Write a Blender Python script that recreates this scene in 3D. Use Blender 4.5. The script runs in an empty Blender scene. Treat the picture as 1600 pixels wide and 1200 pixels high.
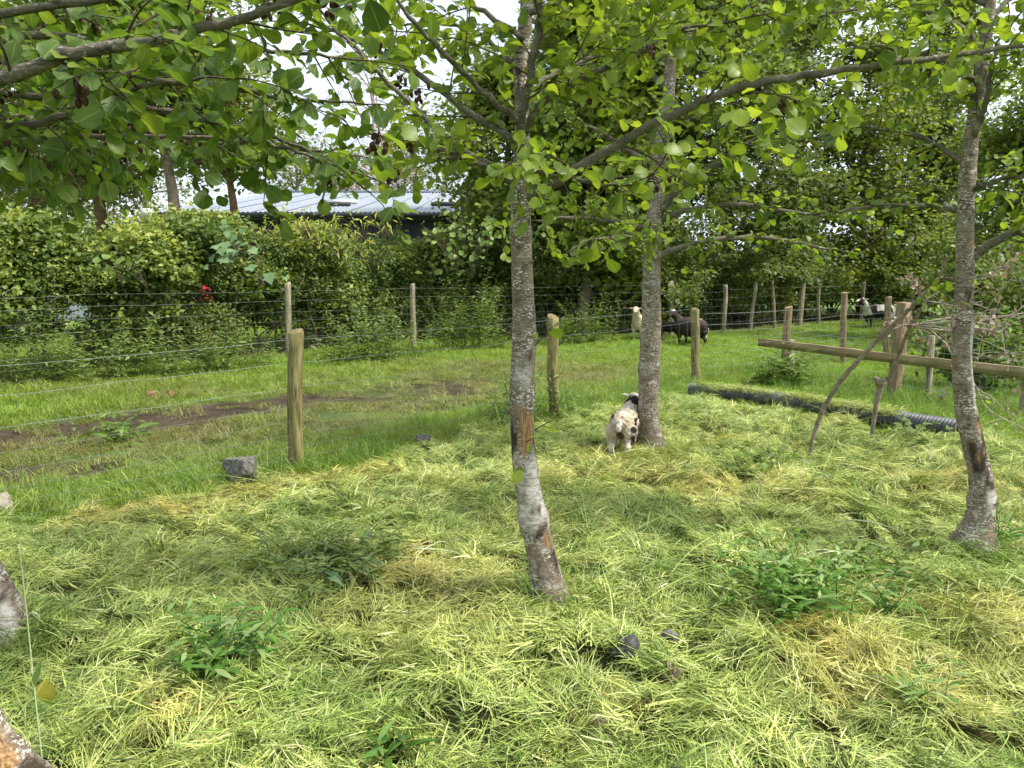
import bpy, bmesh, math, random
import numpy as np
from mathutils import Vector, Matrix, Euler

# ------------------------------------------------------------------ camera
FPX, CX, CY = 1202.0, 800.0, 600.0           # focal length and centre in photo pixels
CAMZ, PITCH = 1.6, math.radians(8.5)
scene = bpy.context.scene
COL = scene.collection
cam_d = bpy.data.cameras.new('camera')
cam_d.sensor_width = 36.0
cam_d.lens = 36.0 * FPX / 1600.0
cam_d.clip_start = 0.05
cam_d.clip_end = 2000.0
cam = bpy.data.objects.new('camera', cam_d)
cam.location = (0, 0, CAMZ)
cam.rotation_euler = (math.radians(90) - PITCH, 0, 0)
COL.objects.link(cam)
scene.camera = cam

# ------------------------------------------------------------------ sky, sun, exposure
SUN_EL, SUN_AZ = math.radians(54), math.radians(104)      # azimuth from +Y towards +X
world = bpy.data.worlds.new('World')
scene.world = world
world.use_nodes = True
nt = world.node_tree
nt.nodes.clear()
w_out = nt.nodes.new('ShaderNodeOutputWorld')
w_bg = nt.nodes.new('ShaderNodeBackground')
w_sky = nt.nodes.new('ShaderNodeTexSky')
w_sky.sky_type = 'NISHITA'
w_sky.sun_disc = False
w_sky.sun_elevation = SUN_EL
w_sky.sun_rotation = SUN_AZ
w_tc = nt.nodes.new('ShaderNodeTexCoord')
w_no = nt.nodes.new('ShaderNodeTexNoise')
w_no.inputs['Scale'].default_value = 2.2
w_no.inputs['Detail'].default_value = 5.0
w_rp = nt.nodes.new('ShaderNodeValToRGB')
w_rp.color_ramp.elements[0].position = 0.32
w_rp.color_ramp.elements[0].color = (2.7, 3.15, 3.8, 1)
w_rp.color_ramp.elements[1].position = 0.68
w_rp.color_ramp.elements[1].color = (5.4, 5.75, 6.2, 1)
w_mx = nt.nodes.new('ShaderNodeMix')
w_mx.data_type = 'RGBA'
w_mx.inputs[0].default_value = 0.9            # cloud cover
nt.links.new(w_tc.outputs['Generated'], w_no.inputs['Vector'])
nt.links.new(w_no.outputs['Fac'], w_rp.inputs['Fac'])
nt.links.new(w_sky.outputs['Color'], w_mx.inputs[6])
nt.links.new(w_rp.outputs['Color'], w_mx.inputs[7])
nt.links.new(w_mx.outputs[2], w_bg.inputs['Color'])
w_bg.inputs['Strength'].default_value = 0.062
nt.links.new(w_bg.outputs['Background'], w_out.inputs['Surface'])

sun_d = bpy.data.lights.new('sun', 'SUN')
sun_d.energy = 1.5
sun_d.angle = math.radians(10)
sun_d.color = (1.0, 0.95, 0.86)
sun = bpy.data.objects.new('sun', sun_d)
COL.objects.link(sun)
sdir = Vector((math.sin(SUN_AZ) * math.cos(SUN_EL), math.cos(SUN_AZ) * math.cos(SUN_EL), math.sin(SUN_EL)))
sun.rotation_euler = sdir.to_track_quat('Z', 'Y').to_euler()
sun.location = (0, 0, 30)

scene.view_settings.view_transform = 'Standard'
scene.view_settings.look = 'None'
scene.view_settings.exposure = 2.2
scene.view_settings.gamma = 1.0
scene.view_settings.use_curve_mapping = False
scene.cycles.use_denoising = True
scene.cycles.adaptive_threshold = 0.015
scene.cycles.max_bounces = 4
scene.cycles.diffuse_bounces = 3
scene.cycles.transmission_bounces = 3
scene.cycles.glossy_bounces = 1
scene.cycles.use_light_tree = False
scene.cycles.caustics_reflective = False
scene.cycles.caustics_refractive = False

rng = np.random.default_rng(7)
random.seed(7)

# ------------------------------------------------------------------ pixel helpers
cP, sP = math.cos(PITCH), math.sin(PITCH)
def ray(px, py):
    c, r = (px - CX) / FPX, -(py - CY) / FPX
    return np.array((c, cP + r * sP, -sP + r * cP))
def at(px, py, Y):
    d = ray(px, py)
    return np.array((0, 0, CAMZ)) + d * (Y / d[1])
def gnd0(px, py):
    d = ray(px, py)
    return np.array((0, 0, CAMZ)) + d * (-CAMZ / d[2])
def pix(P):
    P = np.atleast_2d(P)
    x, y, z = P[:, 0], P[:, 1], P[:, 2] - CAMZ
    f = y * cP - z * sP
    u = y * sP + z * cP
    f = np.where(np.abs(f) < 1e-4, 1e-4, f)
    return CX + FPX * x / f, CY - FPX * u / f, f

# ------------------------------------------------------------------ noise
def _hash(ix, iy, seed):
    h = (ix.astype(np.int64) * 374761393 + iy.astype(np.int64) * 668265263 + seed * 69069) & 0x7fffffff
    h = ((h ^ (h >> 13)) * 1274126177) & 0x7fffffff
    return ((h ^ (h >> 16)) & 0xffff) / 65535.0
def vn(x, y, seed=0):
    x, y = np.asarray(x, float), np.asarray(y, float)
    ix, iy = np.floor(x), np.floor(y)
    fx, fy = x - ix, y - iy
    fx, fy = fx * fx * (3 - 2 * fx), fy * fy * (3 - 2 * fy)
    a, b = _hash(ix, iy, seed), _hash(ix + 1, iy, seed)
    c, d = _hash(ix, iy + 1, seed), _hash(ix + 1, iy + 1, seed)
    return (a * (1 - fx) + b * fx) * (1 - fy) + (c * (1 - fx) + d * fx) * fy
def fbm(x, y, seed=0, o=3):
    s, a, t = 0, 1.0, 0
    for i in range(o):
        s = s + a * vn(x * 2 ** i, y * 2 ** i, seed + i * 17)
        t += a
        a *= 0.5
    return s / t
def sstep(a, b, x):
    t = np.clip((x - a) / (b - a), 0, 1)
    return t * t * (3 - 2 * t)

# ------------------------------------------------------------------ ground plan
P1, P2, P3 = gnd0(465, 730), gnd0(865, 655), gnd0(1085, 601)
fdir = (P3 - P1)[:2] / np.linalg.norm((P3 - P1)[:2])
fnor = np.array((-fdir[1], fdir[0]))
def us(x, y):
    rx, ry = x - P1[0], y - P1[1]
    return rx * fnor[0] + ry * fnor[1], rx * fdir[0] + ry * fdir[1]
# edge of the mown patch: distance as a function of bearing, surveyed points
_edge_px = [(-700, 1010), (-300, 880), (0, 822), (150, 800), (300, 772), (430, 748), (560, 738), (640, 706), (760, 676),
            (865, 664), (960, 640), (1080, 622), (1200, 652), (1350, 676), (1500, 694), (1700, 712), (2200, 770)]
_edge = np.array([(math.atan2(gnd0(*p)[0], gnd0(*p)[1]), math.hypot(gnd0(*p)[0], gnd0(*p)[1])) for p in _edge_px])
def mown(x, y):
    b, r = np.arctan2(x, y), np.hypot(x, y)
    e = np.interp(b, _edge[:, 0], _edge[:, 1])
    e = e + (fbm(x * 1.7, y * 1.7, 5) - 0.5) * 0.5
    return sstep(0.22, -0.22, r - e)
def mud(x, y):
    u, s = us(x, y)
    n = fbm(x * 1.3, y * 1.3, 11, 4)
    a = np.exp(-((u - 3.05 - 0.25 * (vn(s * .4, 0 * s, 3) - .5)) / 0.55) ** 2) * sstep(-12, -8, s) * sstep(3.4, 1.5, s)
    b = np.exp(-((u - 1.45) / 0.42) ** 2) * sstep(-6, -3, s) * sstep(5, 3, s) * 0.75
    c = np.exp(-((u - 2.4) / 1.3) ** 2) * sstep(-5, 1, s) * sstep(7, 3.5, s) * 0.5
    return np.clip(np.maximum(np.maximum(a * 2.2, b * .95), c * 1.25) * (0.12 + 1.65 * n), 0, 1)
def crease(x, y):                              # 0 along the hollows between swaths
    wx, wy = x + .25 * vn(x * 3, y * 3, 51), y + .25 * vn(x * 3, y * 3, 52)
    return np.abs(2 * vn(wx * 2.6, wy * 3.4, 53) - 1)
def H(x, y):
    x, y = np.asarray(x, float), np.asarray(y, float)
    m = mown(x, y)
    near = sstep(30, 14, np.hypot(x, y))
    h = 0.07 * (fbm(x * .35, y * .35, 1) - .5) * near
    h = h + m * (0.17 * (fbm(x * 1.5, y * 1.5, 2, 3) - .45) + 0.13 * (np.sqrt(crease(x, y)) - .7))
    h = h + mud(x, y) * near * (.09 * (fbm(x * 5, y * 5, 15, 3) - .5) - .05) + (1 - m) * near * 0.03 * (vn(x * 3, y * 3, 9) - .5)
    return h
def gnd(px, py):
    p = gnd0(px, py)
    p[2] = float(H(p[0], p[1]))
    return p
dry_blobs = [(650, 940, .42), (700, 985, .25), (500, 745, .4), (395, 778, .3), (250, 795, .5), (1530, 985, .38), (1560, 1010, .3),
             (1225, 775, .35), (970, 722, .42), (860, 745, .3), (1130, 690, .3), (280, 1120, .16), (1340, 1060, .3), (1000, 740, .4),
             (560, 760, .3), (1300, 1010, .25), (1100, 770, .35), (1240, 700, .3), (600, 900, .3), (1480, 760, .5), (960, 1130, .12),
             (170, 805, .3), (1420, 1080, .25)]
dry_pts = [(gnd0(a, b)[0], gnd0(a, b)[1], r) for a, b, r in dry_blobs]
def dryness(x, y):
    d = 0.28 * sstep(.58, .85, fbm(x * .9 + 7, y * .9, 21, 3))
    for bx, by, r in dry_pts:
        d = np.maximum(d, np.exp(-(((x - bx) ** 2 + (y - by) ** 2) / (r * r))) * (0.35 + 0.5 * vn(x * 6, y * 6, 4)))
    return np.clip(d, 0, 1)

# ------------------------------------------------------------------ mesh helpers
def np_mesh(name, V, F, attrs=None, smooth=False):
    """V (n,3); F list of arrays (m,k)"""
    if isinstance(F, np.ndarray):
        F = [F]
    me = bpy.data.meshes.new(name)
    V = np.asarray(V, np.float32)
    me.vertices.add(len(V))
    me.vertices.foreach_set('co', V.ravel())
    loops = np.concatenate([f.ravel() for f in F]).astype(np.int32)
    cnt = np.concatenate([np.full(len(f), f.shape[1], np.int32) for f in F])
    start = np.concatenate(([0], np.cumsum(cnt)[:-1])).astype(np.int32)
    me.loops.add(len(loops))
    me.loops.foreach_set('vertex_index', loops)
    me.polygons.add(len(cnt))
    me.polygons.foreach_set('loop_start', start)
    if smooth:
        me.polygons.foreach_set('use_smooth', np.ones(len(cnt), bool))
    me.update(calc_edges=True)
    for k, v in (attrs or {}).items():
        v = np.asarray(v, np.float32)
        if v.ndim == 2:
            a = me.attributes.new(k, 'FLOAT_COLOR', 'POINT')
            a.data.foreach_set('color', np.c_[v, np.ones(len(v), np.float32)].astype(np.float32).ravel() if v.shape[1] == 3 else v.ravel())
        else:
            a = me.attributes.new(k, 'FLOAT', 'POINT')
            a.data.foreach_set('value', v)
    return me
def link(name, me, mat=None, parent=None, loc=None):
    o = bpy.data.objects.new(name, me)
    COL.objects.link(o)
    if mat is not None and me is not None and len(me.materials) == 0:
        me.materials.append(mat)
    if parent is not None:
        o.parent = parent
    if loc is not None:
        o.location = loc
    return o
def empty(name, loc=(0, 0, 0)):
    o = bpy.data.objects.new(name, None)
    o.empty_display_size = 0.1
    o.location = loc
    COL.objects.link(o)
    return o
def tag(o, label=None, cat=None, group=None, kind=None):
    if label: o['label'] = label
    if cat: o['category'] = cat
    if group: o['group'] = group
    if kind: o['kind'] = kind
    return o
class Geo:
    def __init__(s):
        s.V, s.F, s.n, s.A = [], {}, 0, []
    def add(s, V, F, a=None):
        V = np.asarray(V, float)
        for f in (F if isinstance(F, list) else [F]):
            s.F.setdefault(f.shape[1], []).append(f + s.n)
        s.V.append(V)
        s.A.append(np.zeros(len(V)) if a is None else np.broadcast_to(a, (len(V),)))
        s.n += len(V)
    def mesh(s, name, smooth=False, attr='lv'):
        return np_mesh(name, np.concatenate(s.V), [np.concatenate(v) for v in s.F.values()], {attr: np.concatenate(s.A)}, smooth)
def spline(pts, n):
    """Catmull-Rom through rows of any width"""
    P = np.asarray(pts, float)
    P = np.vstack([2 * P[0] - P[1], P, 2 * P[-1] - P[-2]])
    k = len(P) - 3
    t = np.linspace(0, k - 1e-6, n)
    i = t.astype(int)
    f = (t - i)[:, None]
    a, b, c, d = P[i], P[i + 1], P[i + 2], P[i + 3]
    return 0.5 * ((2 * b) + (c - a) * f + (2 * a - 5 * b + 4 * c - d) * f ** 2 + (3 * b - 3 * c + d - a) * f ** 3)
def tube(pts, rad, sides=8, wob=0.0, seed=0, cap=True):
    P = np.asarray(pts, float)
    R = np.broadcast_to(np.asarray(rad, float), (len(P),))
    T = np.gradient(P, axis=0)
    T /= np.linalg.norm(T, axis=1)[:, None] + 1e-9
    ref = np.array((0., 0., 1.)) if abs(T[:, 2].mean()) < 0.8 else np.array((1., 0., 0.))
    A = np.cross(T, ref)
    A /= np.linalg.norm(A, axis=1)[:, None] + 1e-9
    B = np.cross(T, A)
    th = np.linspace(0, 2 * np.pi, sides, endpoint=False)
    rr = R[:, None] * np.ones(sides)[None]
    if wob:
        L = np.concatenate(([0], np.cumsum(np.linalg.norm(np.diff(P, axis=0), axis=1))))
        q = np.mean(R) + 1e-6
        rr = rr * (1 + wob * 2 * (vn(np.cos(th)[None] * 1.4 + L[:, None] / q * .45 + seed, np.sin(th)[None] * 1.4 + seed * 3.1 + 0 * L[:, None], seed) - .5))
    V = P[:, None] + rr[..., None] * (np.cos(th)[None, :, None] * A[:, None] + np.sin(th)[None, :, None] * B[:, None])
    n = len(P)
    V = V.reshape(-1, 3)
    i = np.arange(n - 1)[:, None] * sides
    j = np.arange(sides)[None]
    q = np.stack([i + j, i + (j + 1) % sides, i + sides + (j + 1) % sides, i + sides + j], -1).reshape(-1, 4)
    F = [q]
    if cap:
        V = np.vstack([V, P[0], P[-1]])
        k = np.arange(sides)
        F.append(np.stack([(k + 1) % sides, k, np.full(sides, n * sides)], -1))
        F.append(np.stack([(n - 1) * sides + k, (n - 1) * sides + (k + 1) % sides, np.full(sides, n * sides + 1)], -1))
        F = [q, np.concatenate(F[1:])]
    return V, F
def unit(v):
    return v / (np.linalg.norm(v, axis=-1, keepdims=True) + 1e-9)

# ------------------------------------------------------------------ materials
def mat_new(name):
    m = bpy.data.materials.new(name)
    m.use_nodes = True
    t = m.node_tree
    t.nodes.clear()
    out = t.nodes.new('ShaderNodeOutputMaterial')
    return m, t, out
def N(t, typ, **kw):
    n = t.nodes.new(typ)
    for k, v in kw.items():
        if k.startswith('_'):
            setattr(n, k[1:], v)
        else:
            n.inputs[k.replace('_', ' ')].default_value = v
    return n
def noise_n(t, scale, detail=4, vec=None, rough=.55):
    n = N(t, 'ShaderNodeTexNoise', Scale=scale, Detail=detail, Roughness=rough)
    if vec is not None:
        t.links.new(vec, n.inputs['Vector'])
    return n.outputs['Fac']
def ramp(t, fac, stops):
    r = t.nodes.new('ShaderNodeValToRGB')
    while len(r.color_ramp.elements) < len(stops):
        r.color_ramp.elements.new(0.5)
    for e, (p, c) in zip(r.color_ramp.elements, stops):
        e.position = p
        e.color = (*c, 1) if len(c) == 3 else c
    t.links.new(fac, r.inputs['Fac'])
    return r.outputs['Color']
def mixc(t, fac, a, b, mode='MIX'):
    m = t.nodes.new('ShaderNodeMix')
    m.data_type = 'RGBA'
    m.blend_type = mode
    for sock, v in ((0, fac), (6, a), (7, b)):
        if isinstance(v, bpy.types.NodeSocket):
            t.links.new(v, m.inputs[sock])
        elif sock == 0:
            m.inputs[0].default_value = v
        else:
            m.inputs[sock].default_value = (*v, 1)
    return m.outputs[2]
def attr_n(t, name, typ='GEOMETRY', out='Fac'):
    a = t.nodes.new('ShaderNodeAttribute')
    a.attribute_name = name
    a.attribute_type = typ
    return a.outputs[out]
def math_n(t, op, a, b=0.0):
    m = t.nodes.new('ShaderNodeMath')
    m.operation = op
    for i, v in enumerate((a, b)):
        if isinstance(v, bpy.types.NodeSocket):
            t.links.new(v, m.inputs[i])
        else:
            m.inputs[i].default_value = v
    return m.outputs[0]
def obj_coord(t, scale=(1, 1, 1), geo=False):
    if geo:
        o = t.nodes.new('ShaderNodeNewGeometry').outputs['Position']
    else:
        o = t.nodes.new('ShaderNodeTexCoord').outputs['Object']
    mp = t.nodes.new('ShaderNodeMapping')
    mp.inputs['Scale'].default_value = scale
    t.links.new(o, mp.inputs['Vector'])
    return mp.outputs['Vector']
def bump(t, h, strength=.5, dist=.01):
    b = N(t, 'ShaderNodeBump', Strength=strength, Distance=dist)
    t.links.new(h, b.inputs['Height'])
    return b.outputs['Normal']
def principled(t, out, col, rough=.8, spec=.3, normal=None, metal=0.0):
    p = N(t, 'ShaderNodeBsdfPrincipled', Roughness=rough, Metallic=metal)
    p.inputs['Specular IOR Level'].default_value = spec
    if isinstance(col, bpy.types.NodeSocket):
        t.links.new(col, p.inputs['Base Color'])
    else:
        p.inputs['Base Color'].default_value = (*col, 1)
    if normal is not None:
        t.links.new(normal, p.inputs['Normal'])
    if out is not None:
        t.links.new(p.outputs[0], out.inputs['Surface'])
    return p

def leaf_mat(name, stops, trans=.4, rough=.5, spec=.35, tmul=(1.25, 1.25, .55), tint=None, swath=False, veins=False):
    """stops over the per-leaf attribute lv; part of the light passes through the blade"""
    m, t, out = mat_new(name)
    lv = attr_n(t, 'lv')
    col = ramp(t, lv, stops)
    if tint:                                   # per-clump dryness
        col = mixc(t, attr_n(t, 'dry', 'INSTANCER'), col, ramp(t, lv, tint))
    n = noise_n(t, 9, 2, obj_coord(t, geo=True))
    col = mixc(t, 1.0, col, ramp(t, n, [(.25, (.78, .8, .8)), (.75, (1.2, 1.18, 1.1))]), 'MULTIPLY')
    nrm_ = None
    if veins:                                  # midrib, side veins, a few brown flecks
        au = math_n(t, 'ABSOLUTE', attr_n(t, 'lu'))
        fr = math_n(t, 'FRACT', math_n(t, 'SUBTRACT', math_n(t, 'MULTIPLY', attr_n(t, 'lw'), 7.0), math_n(t, 'MULTIPLY', au, 1.6)))
        col = mixc(t, 1.0, col, ramp(t, fr, [(0, (1.35, 1.3, 1.25)), (.10, (.95, .95, .95)), (.6, (1.04, 1.04, 1.0)), (1, (.86, .88, .88))]), 'MULTIPLY')
        col = mixc(t, ramp(t, au, [(0, (.75, .75, .75)), (.07, (0, 0, 0))]), col, (.34, .40, .13))
        fk = noise_n(t, 75, 3, obj_coord(t, geo=True), .6)
        col = mixc(t, ramp(t, fk, [(.70, (0, 0, 0)), (.74, (.8, .8, .8))]), col, (.12, .07, .03))
        nrm_ = bump(t, fr, .35, .004)
    if swath:
        sw = noise_n(t, 1.7, 4, obj_coord(t, geo=True), .6)
        col = mixc(t, 1.0, col, ramp(t, sw, [(.34, (.70, .82, .68)), (.48, (.99, 1.02, 1.0)), (.64, (1.12, 1.09, 1.08))]), 'MULTIPLY')
    p = principled(t, None, col, rough, spec, nrm_)
    tr = t.nodes.new('ShaderNodeBsdfTranslucent')
    tc = mixc(t, 1.0, col, tmul, 'MULTIPLY')
    t.links.new(tc, tr.inputs['Color'])
    mx = t.nodes.new('ShaderNodeMixShader')
    mx.inputs[0].default_value = trans
    t.links.new(p.outputs[0], mx.inputs[1])
    t.links.new(tr.outputs[0], mx.inputs[2])
    t.links.new(mx.outputs[0], out.inputs['Surface'])
    return m
M = {}
M['alder_leaf'] = leaf_mat('alder_leaf', [(0, (.075, .13, .024)), (.5, (.155, .23, .032)), (.85, (.25, .33, .042)), (1, (.33, .40, .062))], .54, .42, .38, veins=True)
M['shade_leaf'] = leaf_mat('shade_leaf', [(0, (.065, .12, .028)), (.6, (.13, .21, .036)), (1, (.25, .32, .05))], .52, .42, .38, veins=True)  # darker copy of the alder leaf, shade put into its colour
M['hedge_leaf'] = leaf_mat('hedge_leaf', [(0, (.065, .105, .028)), (.5, (.165, .235, .06)), (.8, (.265, .335, .085)), (1, (.39, .42, .09))], .38)
M['tree_leaf_mid'] = leaf_mat('tree_leaf_mid', [(0, (.095, .135, .032)), (.6, (.20, .26, .055)), (1, (.33, .38, .085))], .44)
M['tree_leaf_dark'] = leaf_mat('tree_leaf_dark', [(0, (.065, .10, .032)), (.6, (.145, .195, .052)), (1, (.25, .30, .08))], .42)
M['tree_leaf_pale'] = leaf_mat('tree_leaf_pale', [(0, (.12, .15, .05)), (.6, (.21, .25, .08)), (1, (.31, .34, .12))], .4)
M['weed_leaf'] = leaf_mat('weed_leaf', [(0, (.08, .145, .03)), (.6, (.15, .23, .05)), (1, (.26, .33, .10))], .35)
M['verge_leaf'] = leaf_mat('verge_leaf', [(0, (.11, .17, .045)), (.6, (.21, .29, .08)), (1, (.34, .40, .16))], .35)
M['dock_leaf'] = leaf_mat('dock_leaf', [(0, (.07, .17, .03)), (.5, (.12, .25, .04)), (1, (.36, .44, .20))], .35)
M['lime_leaf'] = leaf_mat('lime_leaf', [(0, (.24, .30, .04)), (1, (.46, .46, .08))], .45)
M['silver_leaf'] = leaf_mat('silver_leaf', [(0, (.12, .21, .09)), (1, (.22, .33, .16))], .3)
M['yellow_leaf'] = leaf_mat('yellow_leaf', [(0, (.34, .32, .05)), (1, (.5, .44, .08))], .4)
M['dead_leaf'] = leaf_mat('dead_leaf', [(0, (.19, .14, .09)), (1, (.40, .32, .24))], .25, tmul=(1.1, .9, .7))
M['mown_blade'] = leaf_mat('mown_blade', [(0, (.055, .095, .02)), (.3, (.20, .28, .06)), (.62, (.42, .49, .13)), (.88, (.58, .62, .22)), (1, (.73, .71, .38))], .14, .5, .35,
                           tint=[(0, (.22, .15, .05)), (.5, (.52, .40, .11)), (1, (.68, .57, .22))], swath=True)
M['lawn_blade'] = leaf_mat('lawn_blade', [(0, (.13, .22, .025)), (.6, (.25, .38, .045)), (1, (.40, .50, .10))], .38, .5, .3,
                           tint=[(0, (.15, .14, .05)), (1, (.33, .32, .14))])
M['rough_blade'] = leaf_mat('rough_blade', [(0, (.08, .18, .03)), (.6, (.16, .29, .05)), (1, (.28, .40, .10))], .35, .5, .3,
                            tint=[(0, (.2, .17, .05)), (1, (.42, .36, .13))])

def bark_mat(name, base_lo, base_hi, fleck, fleck_amt=.62, moss=0.0, peel=False):
    m, t, out = mat_new(name)
    v = obj_coord(t, (1, 1, 1), True)
    big = noise_n(t, 14, 4, v)
    col = ramp(t, big, [(.3, base_lo), (.7, base_hi)])
    fl = noise_n(t, 1, 3, obj_coord(t, (62, 62, 150), True), .6)
    fm = ramp(t, fl, [(fleck_amt - .03, (0, 0, 0)), (fleck_amt + .03, (1, 1, 1))])
    patch = noise_n(t, 7, 3, obj_coord(t, (1, 1, 1.6), True))
    pm = ramp(t, patch, [(.42, (.15, .15, .15)), (.62, (1, 1, 1))])
    fm = mixc(t, 1.0, fm, pm, 'MULTIPLY')
    col = mixc(t, fm, col, fleck)
    lich = noise_n(t, 1, 5, obj_coord(t, (11, 11, 22), True), .7)
    lm = ramp(t, lich, [(.57, (0, 0, 0)), (.66, (.6, .6, .6))])
    col = mixc(t, lm, col, tuple(.9 * c for c in fleck))
    ring = noise_n(t, 1, 2, obj_coord(t, (5, 5, 130), True), .5)
    col = mixc(t, ramp(t, ring, [(.34, (.6, .6, .6)), (.40, (0, 0, 0))]), col, (.07, .055, .04))
    dk = noise_n(t, 1, 4, obj_coord(t, (20, 20, 55), True), .65)
    col = mixc(t, ramp(t, dk, [(.33, (.85, .85, .85)), (.42, (0, 0, 0))]), col, (.03, .025, .02))
    if peel:
        g = noise_n(t, 1, 4, obj_coord(t, (120, 120, 12), True), .6)
        wood = ramp(t, g, [(.32, (.10, .05, .025)), (.5, (.30, .17, .075)), (.7, (.50, .35, .18))])
        col = mixc(t, attr_n(t, 'lv'), col, wood)
        col = mixc(t, attr_n(t, 'dark'), col, (.05, .035, .025))
        col = mixc(t, attr_n(t, 'pale'), col, mixc(t, ramp(t, noise_n(t, 1, 3, obj_coord(t, (22, 22, 60), True), .7), [(.34, (0, 0, 0)), (.60, (1, 1, 1))]), (.24, .20, .16), (.64, .61, .56)))
    if moss:
        mo = noise_n(t, 9, 4, v)
        col = mixc(t, ramp(t, mo, [(.45, (0, 0, 0)), (.6, (moss, moss, moss))]), col, (.10, .13, .04))
    h = mixc(t, .5, dk, fl)
    principled(t, out, col, .88, .15, bump(t, h, .8, .012))
    return m
M['alder_bark'] = bark_mat('alder_bark', (.13, .098, .068), (.26, .21, .15), (.70, .67, .60), .56, 0.0, True)
M['limb_bark'] = bark_mat('limb_bark', (.09, .075, .05), (.17, .15, .11), (.50, .48, .42), .63, .25)
M['twig_bark'] = bark_mat('twig_bark', (.055, .045, .03), (.11, .09, .06), (.2, .18, .14), .72)
M['far_bark'] = bark_mat('far_bark', (.13, .105, .075), (.22, .18, .13), (.34, .31, .26), .68)
M['brown_bark'] = bark_mat('brown_bark', (.17, .10, .06), (.27, .17, .10), (.34, .26, .2), .72)
M['dead_bark'] = bark_mat('dead_bark', (.34, .28, .24), (.52, .45, .39), (.60, .55, .50), .7)
M['stick_bark'] = bark_mat('stick_bark', (.17, .13, .09), (.30, .25, .18), (.36, .32, .26), .66)

def wood_mat(name, lo, mid, hi, green=.3):
    m, t, out = mat_new(name)
    g = noise_n(t, 1, 5, obj_coord(t, (38, 38, 3), True), .65)
    col = ramp(t, g, [(.25, lo), (.5, mid), (.75, hi)])
    n = noise_n(t, 5, 3, obj_coord(t, geo=True))
    col = mixc(t, ramp(t, n, [(.38, (0, 0, 0)), (.62, (green, green, green))]), col, (.17, .18, .055))
    st = noise_n(t, 1, 4, obj_coord(t, (26, 26, 4), True), .7)
    col = mixc(t, 1.0, col, ramp(t, st, [(.3, (.45, .42, .38)), (.6, (1.15, 1.12, 1.08))]), 'MULTIPLY')
    c = noise_n(t, 1, 2, obj_coord(t, (70, 70, 1.2), True))
    col = mixc(t, ramp(t, c, [(.37, (.85, .85, .85)), (.42, (0, 0, 0))]), col, (.04, .032, .02))
    principled(t, out, col, .82, .2, bump(t, g, .5, .006))
    return m
M['post_wood'] = wood_mat('post_wood', (.15, .125, .06), (.25, .21, .10), (.36, .31, .17), .6)
M['grey_wood'] = wood_mat('grey_wood', (.20, .17, .12), (.32, .28, .21), (.44, .40, .32), .2)
M['brown_wood'] = wood_mat('brown_wood', (.16, .11, .07), (.27, .20, .13), (.36, .28, .19), .15)

def rail_mat():
    m, t, out = mat_new('rail_wood')
    g = noise_n(t, 1, 5, obj_coord(t, (2.5, 45, 45)), .65)
    col = ramp(t, g, [(.25, (.15, .105, .06)), (.5, (.31, .23, .125)), (.75, (.47, .38, .23))])
    n = noise_n(t, 3, 4, obj_coord(t))
    col = mixc(t, ramp(t, n, [(.45, (0, 0, 0)), (.62, (.7, .7, .7))]), col, (.17, .155, .085))
    principled(t, out, col, .8, .2, bump(t, g, .4, .005))
    return m
M['rail_wood'] = rail_mat()
def plain(name, a, b, scale=6, rough=.7, spec=.3, metal=0, bs=.3, bd=.01):
    m, t, out = mat_new(name)
    n = noise_n(t, scale, 5, obj_coord(t), .65)
    principled(t, out, ramp(t, n, [(.3, a), (.7, b)]), rough, spec, bump(t, n, bs, bd), metal)
    return m
M['wire'] = plain('galvanised_wire', (.17, .20, .18), (.28, .31, .28), 20, .45, .5, .35)
M['old_wire'] = plain('weathered_wire', (.22, .23, .20), (.34, .35, .31), 20, .6, .4, .2)
M['net_wire'] = plain('net_wire', (.15, .16, .14), (.25, .26, .23), 20, .6, .4, .2)
M['dark_wire'] = plain('rusted_wire', (.10, .085, .07), (.17, .15, .12), 20, .7, .3)
M['pipe'] = plain('pipe_plastic', (.05, .053, .06), (.12, .125, .135), 9, .5, .4)
M['stone'] = plain('stone', (.045, .045, .038), (.27, .26, .225), 34, .9, .2, bs=.9, bd=.02)
M['black_stone'] = plain('black_stone', (.012, .012, .014), (.10, .095, .09), 30, .6, .4, bs=1, bd=.02)
M['pale_stone'] = plain('pale_stone', (.22, .19, .15), (.40, .36, .30), 18, .9, .2, bs=.8, bd=.02)
M['brick'] = plain('old_brick', (.16, .08, .05), (.28, .15, .10), 20, .9, .2, bs=.6)
M['roof'] = plain('roof_sheet', (.20, .225, .26), (.29, .32, .36), 1.2, .5, .4, .1, .1)
M['cladding'] = plain('dark_cladding', (.035, .04, .05), (.06, .066, .08), 2, .6, .3)
M['white_paint'] = plain('white_paint', (.62, .63, .64), (.74, .75, .76), 3, .5, .4)
M['red_paint'] = plain('red_paint', (.55, .03, .04), (.68, .06, .06), 3, .45, .5)
M['alder_cone'] = plain('alder_cone', (.03, .018, .012), (.12, .06, .035), 160, .85, .2, bs=1)
M['dead_stem'] = plain('dry_stem', (.30, .25, .14), (.46, .40, .24), 10, .85, .2)
M['pale_stem'] = plain('pale_stem', (.38, .46, .22), (.54, .58, .36), 10, .6, .3)
M['hoof'] = plain('hoof', (.03, .025, .02), (.06, .05, .04), 10, .6, .3)

def wool_mat():
    m, t, out = mat_new('fleece')
    c = attr_n(t, 'coat', out='Color')
    n = noise_n(t, 45, 4, obj_coord(t), .7)
    c = mixc(t, 1.0, c, ramp(t, n, [(.25, (.68, .66, .62)), (.7, (1.1, 1.1, 1.08))]), 'MULTIPLY')
    principled(t, out, c, .95, .08, bump(t, n, .9, .02))
    return m
M['fleece'] = wool_mat()

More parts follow.
